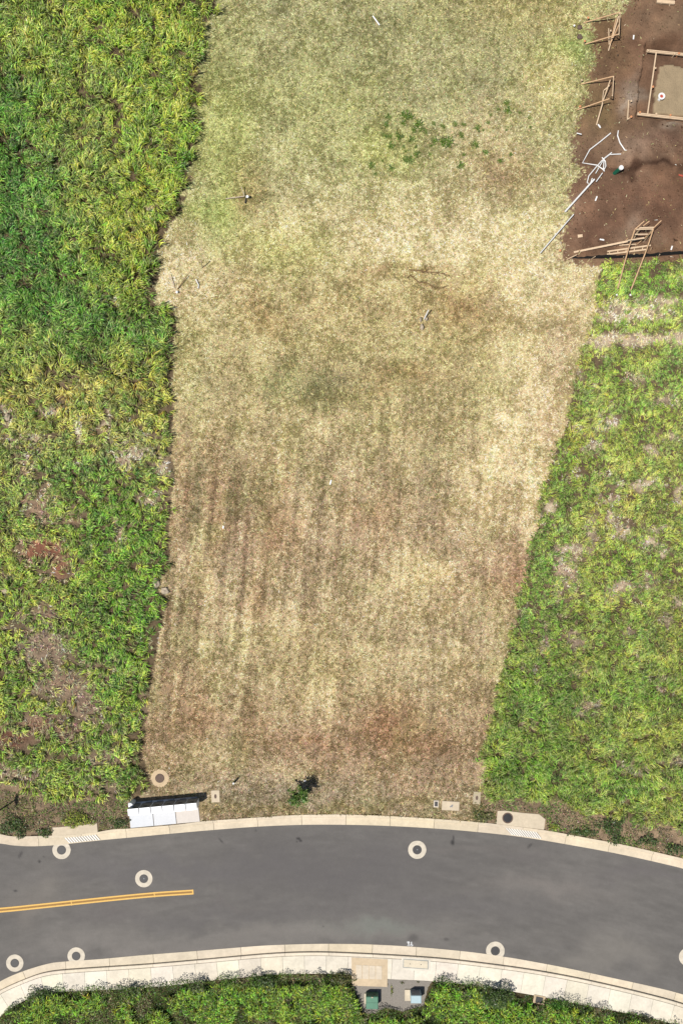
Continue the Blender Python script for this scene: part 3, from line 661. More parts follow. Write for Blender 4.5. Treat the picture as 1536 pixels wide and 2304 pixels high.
# gravel bed and cabinets
mb = MB(); mb.prism(poly_px(ragged([(793, 2214), (872, 2219), (872, 2202.5), (972, 2207.5), (962, 2222), (952, 2262), (905, 2276), (868, 2268), (845, 2280), (815, 2280), (803, 2240)], 1.2, 8)), -.2, .006)
tag(mb.build('gravel', M['gravel']), kind='structure')
e = empty('transformer_cabinet', P(837, 2250), 'dark green utility cabinet with a pale tag on the grey gravel beside lower pavement', 'utility cabinet')
mb = MB(); mb.box(*P(834.5, 2246)[:2], -.1, .09, 31 / S, 24 / S, 0, tuple(alb(226, 212, 190)) + (1,), .01); mb.build('pad', M['concrete'], e, colors=True)
mb = MB(); hh = .72
a = P(823.3, 2243, hh); b = P(850.4, 2243, hh); c1 = P(849.4, 2271, hh)
mb.slab([a[:2], b[:2], (b[0], c1[1]), (a[0], c1[1])], .07, hh, .03); bd = mb.build('body', M['green'], e)
mb = MB(); mb.box((a[0] + b[0]) / 2, a[1] - .40, hh - .002, hh + .006, b[0] - a[0] - .05, .015); mb.build('seam', M['darkgreen'], bd)
mb = MB(); mb.box((a[0] + b[0]) / 2, a[1] - .04, hh + .001, hh + .012, .12, .07); mb.build('tag_plate', M['rock'], bd)
mb = MB(); mb.box((a[0] + b[0]) / 2, a[1] + .008, .12, hh - .08, b[0] - a[0] - .12, .02); dd_ = mb.build('door', M['darkgreen'], e)
mb = MB(); mb.box((a[0] + b[0]) / 2 + .15, a[1] + .035, .35, .47, .04, .04); mb.build('handle', M['iron'], dd_)
e = empty('transformer_cabinet', P(930, 2240), 'pale blue utility cabinet on the grey gravel right of the dark green one', 'utility cabinet')
mb = MB(); mb.box(*P(921, 2238)[:2], -.1, .09, 22 / S, 25 / S, 0, tuple(alb(230, 214, 188)) + (1,), .01); mb.build('pad', M['concrete'], e, colors=True)
mb = MB(); hh = .86
a = P(924, 2240.5, hh); b = P(947.5, 2240.5, hh); c1 = P(947.5, 2258, hh)
mb.slab([a[:2], b[:2], (b[0], c1[1]), (a[0], c1[1])], .07, hh, .03); bd = mb.build('body', M['bluegrey'], e)
mb = MB(); mb.box((a[0] + b[0]) / 2, a[1] + .008, .12, hh - .08, b[0] - a[0] - .1, .02); dd_ = mb.build('door', M['greyface'], e)

# ------------------------------------------------------------------ cluster mailboxes
mb = MB()
pad = [(289, 1806), (444, 1792), (450.3, 1848), (371, 1855.5), (294.5, 1862.5)]
L0, R0 = np.array(pad[0]), np.array(pad[1]); LB, RB = np.array(pad[4]), np.array(pad[2])
for k, (f0, f1, cc) in enumerate(((0, .335, (238, 240, 244)), (.343, .66, (238, 239, 242)), (.668, 1, (236, 226, 216)))):
    q = [L0 + (R0 - L0) * f0, L0 + (R0 - L0) * f1, LB + (RB - LB) * f1, LB + (RB - LB) * f0]
    cc_ = tuple(np.clip(lin(cc) / 1.85, 0, .8)) + (1,)
    mb.slab(poly_px(q), -.25, .05, .01, cc_)
e = tag(mb.build('concrete_pad', M['padwhite'], colors=True), 'white concrete pad under the row of mailboxes along the upper kerb', 'concrete pad')
ords = ['leftmost', 'second from the left', 'third from the left', 'third from the right', 'second from the right', 'rightmost']
NWt = np.array(P(286.2, 1821.2, 1.38)[:2]); NEt = np.array(P(443.2, 1806.8, 1.38)[:2])
u = (NEt - NWt); Ltot = np.hypot(*u); u = u / Ltot; v = np.array([u[1], -u[0]])
rot = math.atan2(u[1], u[0]); un = Ltot / 6
for k in range(6):
    cx, cy = NWt + u * un * (k + .5) + v * .215
    e = empty('mailbox', (cx, cy, .05), 'white cluster mailbox unit, ' + ords[k] + ' of the six in the row', 'mailbox', 'cluster mailboxes in a row by the kerb')
    mb = MB(); mb.box(cx, cy, .34, 1.38, un - .085, .43, rot, None, .012); body = mb.build('body', M['white'], e)
    mb = MB(); mb.box(cx + v[0] * -.0, cy, 1.372, 1.40, un - .08, .45, rot, None, .008); mb.build('roof', M['white'], e)
    fx, fy = np.array([cx, cy]) - v * .222
    mb = MB(); mb.box(fx, fy, .35, 1.37, un - .088, .02, rot); dr_ = mb.build('rear_shade_panel', M['greyface'], e)  # grey on a white box: shade of the north side put into the colour
    gx_, gy_ = np.array([cx, cy]) - v * .24
    mb = MB(); mb.box(gx_, gy_, 1.05, 1.12, .26, .03, rot); mb.build('mail_slot', M['black'], dr_)
    mb = MB(); mb.box(cx, cy, .07, .345, .34, .30, rot, None, .01); mb.build('pedestal', M['white'], e)
    mb = MB(); mb.box(cx, cy, .045, .075, .42, .38, rot); mb.build('base_plate', M['greyface'], e)
    fx, fy = np.array([cx, cy]) + v * .222
    mb = MB()
    for a_ in range(3):
        for b_ in range(4):
            q = np.array([fx, fy]) + u * (a_ - 1) * .22
            mb.box(q[0], q[1], .44 + b_ * .22, .63 + b_ * .22, .20, .016, rot)
    mb.build('compartment_doors', M['white'], e)
mb = MB(); x, y, _ = P(294, 1812.5, .9); mb.lathe(x, y, [(.17, -.1), (.17, .84), (.15, .9), (.09, .93)], 20)
tag(mb.build('bollard', M['white']), 'short round white post behind the left end of the mailboxes', 'post')

# street lamp just left of the frame; its shadow falls into the picture
hx, hy = (38 - 768) / S - .424 * 5.2 * .839, (1152 - 1800) / S - .424 * 5.2 * .545
e = empty('street_lamp', (hx - .1, hy, 0), 'street lamp whose slim shadow crosses the brown verge at the lower left edge', 'street lamp')
mb = MB(); mb.tube([(hx - .1, hy, -.1), (hx - .1, hy, 5.15)], .055, 10, .04); mb.build('pole', M['metal'], e)
mb = MB(); mb.blob(hx, hy, 5.2, .13, .42, .1, 2, 0); mb.build('lamp_head', M['metal'], e, smooth=True)
for pts in ([(hx - .5, hy + .1, 4.6), (hx - .1, hy, 4.75)], [(hx - .05, hy, 5.1), (hx + .5, hy + .06, 5.15)], [(hx + .1, hy, 5.15), (hx + .14, hy + .62, 5.2)]):
    mb = MB(); mb.tube(pts, .028, 6); mb.build('bracket', M['metal'], e)

# ------------------------------------------------------------------ building plot, top right
def pole_thing(name, pts, r, m, label, cat, group=None, n=8, r2=None):
    mb = MB(); mb.tube(pts, r, n, r2); return tag(mb.build(name, M[m], smooth=False), label, cat, group)
def timber(e, name, p, q, wd=.09, th=.045, m='wood'):
    k_ = .72 if e.name.startswith('batter') else 1
    mb = MB(); mb.beam(p, q, wd * k_, th * k_); return mb.build(name, M[m], e)
# first batter board
e = empty('batter_board', P(1380, 60), 'timber corner batter board nearest the top of the photo, long braces reaching left', 'batter board', 'timber batter boards round the building plot')
z = 1.3
timber(e, 'crossboard', P(1393.5, 28, z), P(1391, 78, z), .05, .14)
timber(e, 'post', P(1388.5, 38, 0), P(1393.2, 30, z + .05), .09, .09)
timber(e, 'post', P(1386, 84, 0), P(1390.8, 77, z + .05), .09, .09)
timber(e, 'brace', P(1311.6, 51.4, 0), P(1393.6, 27.5, z), .09, .045, 'orangewood')
timber(e, 'brace', P(1314.9, 99.5, 0), P(1390, 77, z), .09, .045, 'orangewood')
timber(e, 'brace', P(1367.5, 114, .05), P(1390.5, 36, z - .08), .09, .045)
timber(e, 'brace', P(1371, 99, .05), P(1385, 41, z - .15), .08, .045, 'orangewood')
timber(e, 'stake', P(1368, 64, .1), P(1369, 100, .4), .08, .05)
timber(e, 'stake', P(1392.5, 52, z - .2), P(1372, 98, .3), .08, .045, 'orangewood')
# second
e = empty('batter_board', P(1370, 200), 'timber corner batter board in the middle of three, one stick trailing down left', 'batter board', 'timber batter boards round the building plot')
timber(e, 'crossboard', P(1379, 172, z), P(1376.5, 216, z), .05, .14)
timber(e, 'post', P(1374, 181, 0), P(1378.8, 173, z + .05), .09, .09)
timber(e, 'post', P(1372, 222, 0), P(1376.5, 215, z + .05), .09, .09)
timber(e, 'brace', P(1306, 189.5, 0), P(1379.6, 171.5, z), .09, .045, 'orangewood')
timber(e, 'brace', P(1296, 247.5, 0), P(1370, 222, z), .09, .045, 'orangewood')
timber(e, 'brace', P(1353, 234, .2), P(1371.7, 179.5, z), .09, .045)
timber(e, 'brace', P(1340.5, 281, 0), P(1354.5, 232, .6), .1, .06)
timber(e, 'stake', P(1354, 230, .3), P(1356.5, 203.5, .9), .08, .05)
timber(e, 'stake', P(1358, 203, .05), P(1370.6, 192, .3), .08, .045)
# third: tall frame at the bottom edge of the plot
e = empty('batter_board', P(1440, 560), 'tallest timber batter board, two long props standing in the green grass by the black fence', 'batter board', 'timber batter boards round the building plot')
zt = 2.2
timber(e, 'prop', P(1386.5, 656, 0), P(1413, 557, 1.5), .10, .07, 'orangewood'); timber(e, 'prop', P(1412, 561, 1.5), P(1426.4, 517, zt), .10, .07, 'orangewood')
timber(e, 'prop', P(1417, 655, 0), P(1454, 560, 1.4), .10, .07, 'orangewood'); timber(e, 'prop', P(1453, 563, 1.4), P(1468.5, 515, zt), .10, .07, 'orangewood')
for (a, b) in (((1438, 512.5), (1469.5, 511.5)), ((1430, 516), (1467.5, 515.2)), ((1427, 527.3), (1456, 527)), ((1410, 541), (1447, 536))):
    timber(e, 'ledger', P(*a, zt), P(*b, zt), .10, .04)
for (a, b) in (((1426.5, 516.5), (1448, 497.5)), ((1446, 508), (1460, 497.2)), ((1467, 514.5), (1486.6, 496))):
    timber(e, 'rafter_end', P(*a, zt - .05), P(*b, zt + .25), .08, .05, 'orangewood')
timber(e, 'brace', P(1397, 553, .1), P(1411, 536, .9), .08, .045, 'orangewood')
timber(e, 'brace', P(1428, 553, .1), P(1467, 520, zt - .15), .08, .05, 'orangewood')
timber(e, 'brace', P(1392, 552, .3), P(1430, 549.5, .8), .08, .05)
timber(e, 'post', P(1418, 548, 0), P(1438, 513, zt), .09, .09)
timber(e, 'post', P(1446, 545, 0), P(1466, 516, zt), .09, .09)
# long rail and ladder shaped form lying beside it
e = empty('timber_rail', P(1300, 566), 'long single board rising from the left end of the black fence towards the tall frame', 'timber rail')
timber(e, 'board', P(1290, 567.5, .06), P(1448, 535.5, 1.3), .12, .05)
timber(e, 'stake', P(1302, 570, -.1), P(1302, 563, .5), .08, .06, 'orangewood')
e = empty('formwork_panel', P(1400, 562), 'ladder shaped timber form lying on the soil beneath the tall frame', 'formwork')
timber(e, 'side_rail', P(1365, 566, .15), P(1462.5, 552, .2), .10, .05); timber(e, 'side_rail', P(1364, 572.5, .15), P(1452, 561.5, .2), .10, .05)
for k in range(5):
    f = .05 + k * .2; timber(e, 'rung', P(1365 + 95 * f, 566 - 13 * f, .12), P(1366 + 90 * f, 572.5 - 11 * f, .12), .06, .04)
# silt fence
e = empty('silt_fence', P(1284, 583), 'low black fabric silt fence along the lower edge of the soil plot', 'fence')
fpts = [(1286, 582.5), (1310, 582.4), (1345, 582), (1380, 581.6), (1415, 580.6), (1450, 578.6), (1490, 575.5), (1536, 572), (1600, 567), (1700, 560)]
mb = MB(); fb, _ = resample(catmull(fpts), 6)
vs = []; th = .015
for k, (x, y) in enumerate(fb):
    h_ = min(.62, .12 + k * .045) + random.uniform(-.03, .03)
    bx, by, _ = P(x, y, 0); wv = random.uniform(-.03, .03)
    for (zz, o_) in ((-.05, 0), (h_ * .5, .03 + wv), (h_, .06 + wv * 1.5)): vs.append((bx, by + o_, zz))
    for (zz, o_) in ((h_, .06 + wv * 1.5 + th), (h_ * .5, .03 + wv + th), (-.05, th)): vs.append((bx, by + o_, zz))
fs = []
for k in range(len(fb) - 1):
    for q in range(6): r_ = (q + 1) % 6; fs.append((k * 6 + q, k * 6 + r_, (k + 1) * 6 + r_, (k + 1) * 6 + q))
mb.add(vs, fs); mb.build('fabric', M['fabric'], e)
for x, y, X2, Y2 in ((1273, 584.5, 1297, 573), (1328, 584, 1338, 577), (1400, 583, 1402, 578), (1480, 578, 1483, 572)):
    timber(e, 'stake', P(x, y, -.05), P(X2, Y2, .75), .05, .04, 'wood')
n = 5200; x, y = rng.uniform(1260, 1560, n), rng.uniform(-30, 590, n)
tl_, tr_, sl_ = zones(x, y); m = sl_ & ~pip(x, y, PIT) & (fbm(x, y, 30, 121, 4) + rng.normal(0, .05, n) > .46); x, y = x[m], y[m]; n = len(x)
zz = height(x, y)[0]; rr = rng.uniform(.012, .045, n) * (1 + 1.2 * (rng.random(n) > .97))
o8 = np.array([(1, 0, 0), (0, 1, 0), (-1, 0, 0), (0, -1, 0), (0, 0, 1), (0, 0, -1)], float)
V = np.stack([(x - 768) / S, (1152 - y) / S, zz + .03], 1)[:, None, :] + o8[None] * rr[:, None, None] * rng.uniform(.6, 1.4, (n, 6, 1))
F = np.array([0, 1, 4, 1, 2, 4, 2, 3, 4, 3, 0, 4, 1, 0, 5, 2, 1, 5, 3, 2, 5, 0, 3, 5])
cc = np.where((rng.random(n) < .45)[:, None], np.array((150, 126, 104.)), np.array((108, 82, 62.))) * (1 + rng.normal(0, .15, n))[:, None]
tag(np_mesh('clods', V.reshape(-1, 3), ((np.arange(n) * 6)[:, None] + F[None]).ravel(), np.arange(n * 8) * 3, np.full(n * 8, 3), M['straw'], np.repeat(np.c_[toalb2(cc), np.ones(n)], 6, 0)), 'brown clods and pale pebbles strewn over the soil plot', 'clods', kind='stuff')
# footing forms in the pit
def form(label, a, b, z0, stakes, w=.16, name='form_board', grp='timber form boards of the footing'):
    e = empty(name, P(*a, z0), label, 'form board', grp)
    timber(e, 'board', P(*a, z0), P(*b, z0), .07, .2); 
    timber(e, 'walers', P(a[0], a[1] + 2.6, z0 + .02), P(b[0], b[1] + 2.6, z0 + .02), .07, .12)
    for x, y, orange in stakes:
        mb = MB(); xx, yy, _ = P(x, y, z0 + .25)
        mb.lathe(xx, yy, [(.035, z0 - .5), (.035, z0 + .1)], 8); mb.blob(xx, yy, z0 + .16, .085, .085, .07, 1, .1); mb.build('capped_stake', M['paintorange' if orange else 'wood'], e)
    return e
form('upper horizontal form board in the footing pit, mostly grey shadow beneath', (1453, 113.5), (1560, 124.5), -.05, [(1459, 112, 0), (1527.5, 118.5, 1), (1518, 119.5, 0)])
form('lower horizontal form board closing the footing pit', (1432, 255.5), (1560, 269.5), -.05, [(1439.5, 251, 1), (1476.5, 254.5, 0), (1508.5, 257.5, 1)])
e = tag(bpy.data.objects.new('spacer_board', None), 'thin timber spacer running down between the two form boards of the pit', 'form board'); col.objects.link(e); e.location = P(1465, 190, 0)
timber(e, 'board', P(1475, 117, .04), P(1455.5, 256, .04), .085, .06)
e = empty('form_board', P(1412, 250), 'short upright form board left of the footing pit', 'form board', None)
timber(e, 'board', P(1412.5, 226, .12), P(1410, 270, .12), .06, .15); timber(e, 'end_cleat', P(1410, 269, .14), P(1418, 263.5, .14), .06, .05)
e = empty('form_board', P(1497, 3), 'thick greyish form board at the very top edge of the soil plot', 'form board', None)
timber(e, 'board', P(1476, 3, .15), P(1516, 6.5, .15), .22, .15)
timber(e, 'tie', P(1488, 2, .25), P(1486, 9, .1), .03, .03); timber(e, 'tie', P(1506, 5, .25), P(1504.5, 14, .1), .03, .03)
# stake caps and marker pegs, each on its own
def peg(x, y, h, m, label, r=.075, grp='small pegs round the building plot'):
    xx, yy, _ = P(x, y, h); e = empty('marker_peg', (xx, yy, 0), label, 'peg', grp)
    mb = MB(); mb.beam((xx, yy, -.1), (xx, yy, h - .02), .05, .05); mb.build('stake', M['wood'], e)
    mb = MB(); mb.blob(xx, yy, h, r, r, .05, 1, .15); mb.build('cap', M[m], e)
for x, y, h, m, l in ((1322.5, 39.5, .35, 'paintorange', 'orange capped peg just above the upper brace of the top batter board'), (1314.9, 92, .35, 'paintorange', 'orange capped peg at the foot of the lower brace of the top batter board'),
        (1291, 57.5, .2, 'pvc', 'tiny pale peg in dry grass left of the top batter board'), (1373, 69, .4, 'wood', 'pale wooden peg inside the top batter board'),
        (1308, 180, .35, 'wood', 'pale peg just above the upper brace of the middle batter board'), (1304, 239.5, .35, 'paintorange', 'orange peg at the foot of the lower brace of the middle batter board'),
        (1419, 227.5, .35, 'wood', 'pale peg at the upper end of the short board left of the pit'), (1419, 262.5, .35, 'paintorange', 'orange peg at the lower end of the short board left of the pit'),
        (1473.5, 153, .15, 'wood', 'pale round peg standing in the pit beside the spacer board, the upper one'), (1468, 195, .15, 'paintorange', 'orange round peg standing in the pit beside the spacer board, the lower one'),
        (1259.5, 563.5, .3, 'paintorange', 'orange brown peg in pale grass left of the black fence'), (1386.5, 663, .25, 'pvc', 'white capped peg at the foot of the left long prop'), (1417, 663.5, .25, 'pvc', 'white capped peg at the foot of the right long prop')):
    peg(x, y, h, m, l, .09 if 'orange' in l else .075)
mb = MB(); mb.beam(P(1452, 291, .06), P(1492, 288.5, .06), .12, .05); tag(mb.build('loose_plank', M['wood']), 'loose pale plank lying alone on the soil below the pit', 'plank')
# white drain flange in the pit
x, y, _ = P(1486, 218, -.1)
e = empty('drain_flange', (x, y, -.26), 'round white drain fitting standing on the levelled pad in the pit', 'drain fitting')
mb = MB(); vs = []; n = 24
prof = [(.16, -.27), (.17, .0), (.235, .01), (.235, .03), (.12, .03), (.11, -.05)]
for r_, zz in prof:
    for k in range(n): a_ = 2 * math.pi * k / n; vs.append((x + r_ * math.cos(a_), y + r_ * math.sin(a_), zz))
mb.add(vs, [(q * n + k, q * n + (k + 1) % n, (q + 1) * n + (k + 1) % n, (q + 1) * n + k) for q in range(len(prof) - 1) for k in range(n)]); mb.build('flange', M['pvc'], e)
mb = MB(); mb.lathe(x, y, [(.11, -.06), (.11, -.02)], 16); mb.build('plug', M['red'], e)
mb = MB(); mb.tube([P(1486, 218, -.2), P(1480, 226, -.2)], .1, 12); mb.build('side_outlet', M['pvc'], e)
# green standpipe
e = empty('standpipe', P(1380, 392), 'stout green pipe with white cap leaning out of the soil', 'pipe')
p0 = P(1380.5, 390.5, -.1); p1 = P(1396, 377.5, 1.0)
mb = MB(); mb.tube([p0, p1], .135, 18); mb.build('shaft', M['pipegreen'], e, smooth=False)
d_ = (mathutils.Vector(p1) - mathutils.Vector(p0)).normalized()
mb = MB(); mb.tube([mathutils.Vector(p1) - d_ * .04, mathutils.Vector(p1) + d_ * .07], .155, 18); mb.build('cap', M['pvc'], e)

# loose white pipes
def Z2(x, y): return (1200 + x / 4.571, 260 + y / 4.571)
pipes = [
    ([(790, 180), (680, 270), (575, 350), (500, 487), (650, 510), (720, 560)], .055, 'long white pipe bent in an angular hook, uppermost of the tangle'),
    ([(868, 155), (860, 205), (885, 280), (935, 355), (970, 360)], .055, 'white pipe lying apart on the soil right of the tangle, curved like a bow'),
    ([(895, 395), (780, 400), (700, 462), (640, 530), (565, 620), (548, 690), (562, 697)], .05, 'white pipe running from the right end of the tangle down its left side'),
    ([(800, 380), (722, 440), (716, 540), (725, 575)], .05, 'short white pipe bent down through the middle of the tangle'),
    ([(700, 430), (735, 470), (740, 520), (715, 570)], .045, 'short curved white pipe at the heart of the tangle'),
    ([(716, 455), (635, 595)], .04, 'thin straight white pipe slanting inside the tangle'),
    ([(622, 655), (320, 990)], .085, 'thick straight white pipe reaching from the tangle down to the dry grass'),
    ([(600, 645), (585, 690), (540, 740)], .05, 'short white pipe lying on the upper end of the thick straight pipe'),
    ([(640, 680), (705, 590)], .045, 'stub of white pipe below the tangle, partly in straw'),
    ([(410, 1015), (240, 1210), (65, 1415)], .05, 'long thin white pipe alone between soil and dry grass, lowest of the pipes'),
    ([(440, 180), (490, 192)], .05, 'tiny white pipe offcut in the dry grass left of the tangle')]
for k, (pt, r_, lb) in enumerate(pipes):
    r_ = r_ * .72
    pole_thing('white_pipe', [P(*Z2(x, y), .12 + .03 * k) for x, y in pt], r_, 'pvc', lb, 'pipe', 'white plastic pipes scattered by the soil plot')
def debris(x, y, a, L, m, label, wd=.09, name='debris', z=.07):
    mb = MB(); dx, dy = math.cos(a) * L / 2, math.sin(a) * L / 2; cx, cy, _ = P(x, y, z)
    mb.beam((cx - dx, cy - dy, z), (cx + dx, cy + dy, z + .03), wd, .03); mb.beam((cx - dx * .4, cy - dy * .4, z + .01), (cx + dx * .5 + .02, cy + dy * .5 + .03, z + .05), wd * .7, .025)
    tag(mb.build(name, M[m]), label, 'debris')
debris(1340, 447, 1.2, .32, 'pvc', 'small white scrap lying on bare soil below the pipes')
debris(1353, 539.5, -.25, .3, 'pvc', 'white scrap on soil above the long board')
debris(1304, 531, .1, .32, 'wood', 'tan scrap of board on soil left of the grey patch', .2)
debris(1509.5, 558, 1.3, .28, 'pvc', 'white scrap near the right end of black fence')
debris(1424, 84, 1.5, .28, 'pvc', 'small white scrap on soil right of the top batter board')
debris(1530, 395, -.4, .3, 'red', 'small red scrap on soil at the right edge')
debris(743.5, 1085, 1.3, .32, 'pvc', 'small white scrap near the middle of the mown field')
debris(502.5, 1186, 1.4, .18, 'pvc', 'tiny white speck in the left part of the mown field')
debris(1347, 284, -1, .3, 'pvc', 'pale peg lying at the trailing stick of the middle batter board')
for k, (x, y, r_, lb) in enumerate(((1302.5, 62, .17, 'upper of two dark stones left of the top batter board'), (1303, 84, .2, 'lower of two dark stones left of the top batter board'))):
    mb = MB(); cx, cy, _ = P(x, y); mb.blob(cx, cy, .05, r_, r_, .12, 2, .3); tag(mb.build('stone', M['brownlid']), lb, 'stone')
for x, y, rx, ry, lb in ((12, 1327, .26, .27, 'round pale boulder in brown weeds at the left edge'), (352, 1312, .24, .36, 'whitish angular rock at the edge of the mown field'), (371, 1330, .3, .22, 'tan rock below the whitish angular rock'),
        (949, 736, .13, .2, 'tan stone at the foot of the white stick in mown field'), (959, 718, .1, .12, 'pale stone beside the white stick in mown field'), (945.5, 719, .08, .16, 'thin pale stone left of the white stick'),
        (18, 938, .2, .3, 'pinkish rock in yellow grass at the left edge'), (335, 472, .16, .14, 'small pale rock in the tall grass near its right edge'), (301, 540, .2, .2, 'pale rock in the yellow green tall grass'),
        (202, 1744, .1, .1, 'small white stone in the lower left weeds'), (10, 1738, .14, .08, 'white stone low at the left edge')):
    mb = MB(); cx, cy, _ = P(x, y, .1); mb.blob(cx, cy, .08, rx, ry, .2, 2, .35); tag(mb.build('rock', M['rock']), lb, 'rock')

# survey sticks and posts in the mown field
pole_thing('white_stick', [P(838.5, 36, .12), P(853.5, 56.5, .12)], .05, 'pvc', 'white stick lying flat in the olive grass near the top edge', 'stick')
pole_thing('white_post', [P(525.8, 1761.5, 0), P(525, 1763, .75)], .065, 'pvc', 'short white post standing in the mown field right of the mailboxes', 'post', None, 12)
e = empty('survey_stake', P(554, 442), 'white capped survey pipe with two sticks leaning on it in the upper field', 'survey stake')
mb = MB(); mb.tube([P(555, 443.5, -.1), P(556.5, 442, .5)], .09, 12); mb.build('pipe', M['pvc'], e)
timber(e, 'stick', P(508, 447, .15), P(550, 441.5, .3), .06, .04, 'rock'); timber(e, 'stick', P(542.5, 419.5, .5), P(550, 441, .2), .05, .04, 'rock')
timber(e, 'dark_strip', P(553, 446, .15), P(551.5, 457.5, .15), .06, .05, 'black')  # short dark strip below the foot of the pipe
e = empty('survey_stake', P(397, 652), 'white ball topped stake with two thin sticks near the tall left grass', 'survey stake')
mb = MB(); mb.blob(*P(398.5, 657, .2), .1, .1, .08, 2, .1); mb.build('cap', M['pvc'], e)
timber(e, 'stick', P(380, 617, .35), P(393.5, 649, .1), .04, .03, 'rock'); timber(e, 'stick', P(422, 619, .3), P(399, 651, .1), .05, .04, 'twig')
pole_thing('white_stick', [P(440.5, 628, .25), P(447, 641, .16), P(446, 649, .14)], .035, 'pvc', 'thin white bent stick right of the ball topped stake', 'stick')
pole_thing('white_stick', [P(455.5, 602.5, 0), P(453, 587, 1.2)], .03, 'rock', 'thin pale upright rod throwing a long shadow above the bent stick', 'stick')
pole_thing('white_stick', [P(953.5, 718, .1), P(963.5, 697.5, .8)], .04, 'pvc', 'white stick rising from a group of stones in the mown field', 'stick')
def Z6(x, y): return (860 + x / 6.4, 560 + y / 6.4)
for lb, main, r_ in (('dark brittle branch lying in pale dry grass, upper of two', [(380, 300), (520, 310), (640, 330), (830, 350), (960, 385)], .05), ('thin brown branch lying in dry grass, lower of two', [(350, 420), (395, 380), (520, 480), (650, 495), (720, 540), (870, 565)], .035)):
    mb = MB(); mb.tube([P(*Z6(x, y), .09) for x, y in main], r_, 6, .02)
    for q in range(16):
        k = random.randint(1, len(main) - 2); x, y = main[k]; f = random.random(); x = x + (main[k + 1][0] - x) * f; y = y + (main[k + 1][1] - y) * f
        mb.tube([P(*Z6(x, y), .09), P(*Z6(x + random.uniform(10, 90), y + random.uniform(-45, 45)), .05 + random.random() * .2)], .018, 4, .008)
    tag(mb.build('dry_branch', M['twig']), lb, 'branch')

# ------------------------------------------------------------------ blades
def blades(name, x, y, z0, az, Lh, Hh, wd, color, nseg=3, droop=.35, material='blade', parent=None, twist=.5):
    n = len(x)
    t = np.linspace(0, 1, nseg + 1)
    ca, sa = np.cos(az), np.sin(az)
    tw = rng.uniform(-twist, twist, n)
    V = np.zeros((n, 2 * nseg + 1, 3), np.float32)
    bend = rng.uniform(-.22, .22, n)
    for k, tk in enumerate(t):
        hd = Lh * (tk ** 1.2); zz = z0 + Hh * (1.9 * tk - .9 * tk * tk) * (1 - droop * tk ** 3)
        a2 = az + bend * tk
        cx = x + hd * np.cos(a2); cy = y + hd * np.sin(a2)
        if k == nseg:
            V[:, 2 * nseg, 0] = cx; V[:, 2 * nseg, 1] = cy; V[:, 2 * nseg, 2] = zz
        else:
            wk = wd * .5 * (1.0 if k else .8) * (1 - .45 * tk)
            ox = -sa * wk; oy = ca * wk; oz = wk * np.sin(tw)
            V[:, 2 * k, 0] = cx - ox; V[:, 2 * k, 1] = cy - oy; V[:, 2 * k, 2] = zz - oz
            V[:, 2 * k + 1, 0] = cx + ox; V[:, 2 * k + 1, 1] = cy + oy; V[:, 2 * k + 1, 2] = zz + oz
    nv = 2 * nseg + 1
    base = (np.arange(n) * nv)[:, None]
    q = []; tot = []
    for k in range(nseg - 1):
        q.append(np.array([2 * k, 2 * k + 1, 2 * k + 3, 2 * k + 2])); tot.append(4)
    q.append(np.array([2 * nseg - 2, 2 * nseg - 1, 2 * nseg])); tot.append(3)
    pat = np.concatenate(q)
    loops = (base + pat[None, :]).ravel()
    totals = np.tile(np.array(tot), n); starts = np.r_[0, np.cumsum(totals)[:-1]]
    C = np.repeat(np.c_[color, np.ones(n)], nv, axis=0)
    return np_mesh(name, V.reshape(-1, 3), loops, starts, totals, M[material], C, parent)
def scatter(x0, x1, y0, y1, per_m2):
    n = int((x1 - x0) * (y1 - y0) / S / S * per_m2)
    return rng.uniform(x0, x1, n), rng.uniform(y0, y1, n)
def toalb(c_, k=1.0): return np.clip(lin(np.clip(c_, 4, 252)) / 1.72 * k, 0, .8)
def vary(c_, a=.16, b=.07):
    n = len(c_); return c_ * (1 + rng.normal(0, a, n))[:, None] * (1 + rng.normal(0, b, (n, 3)))

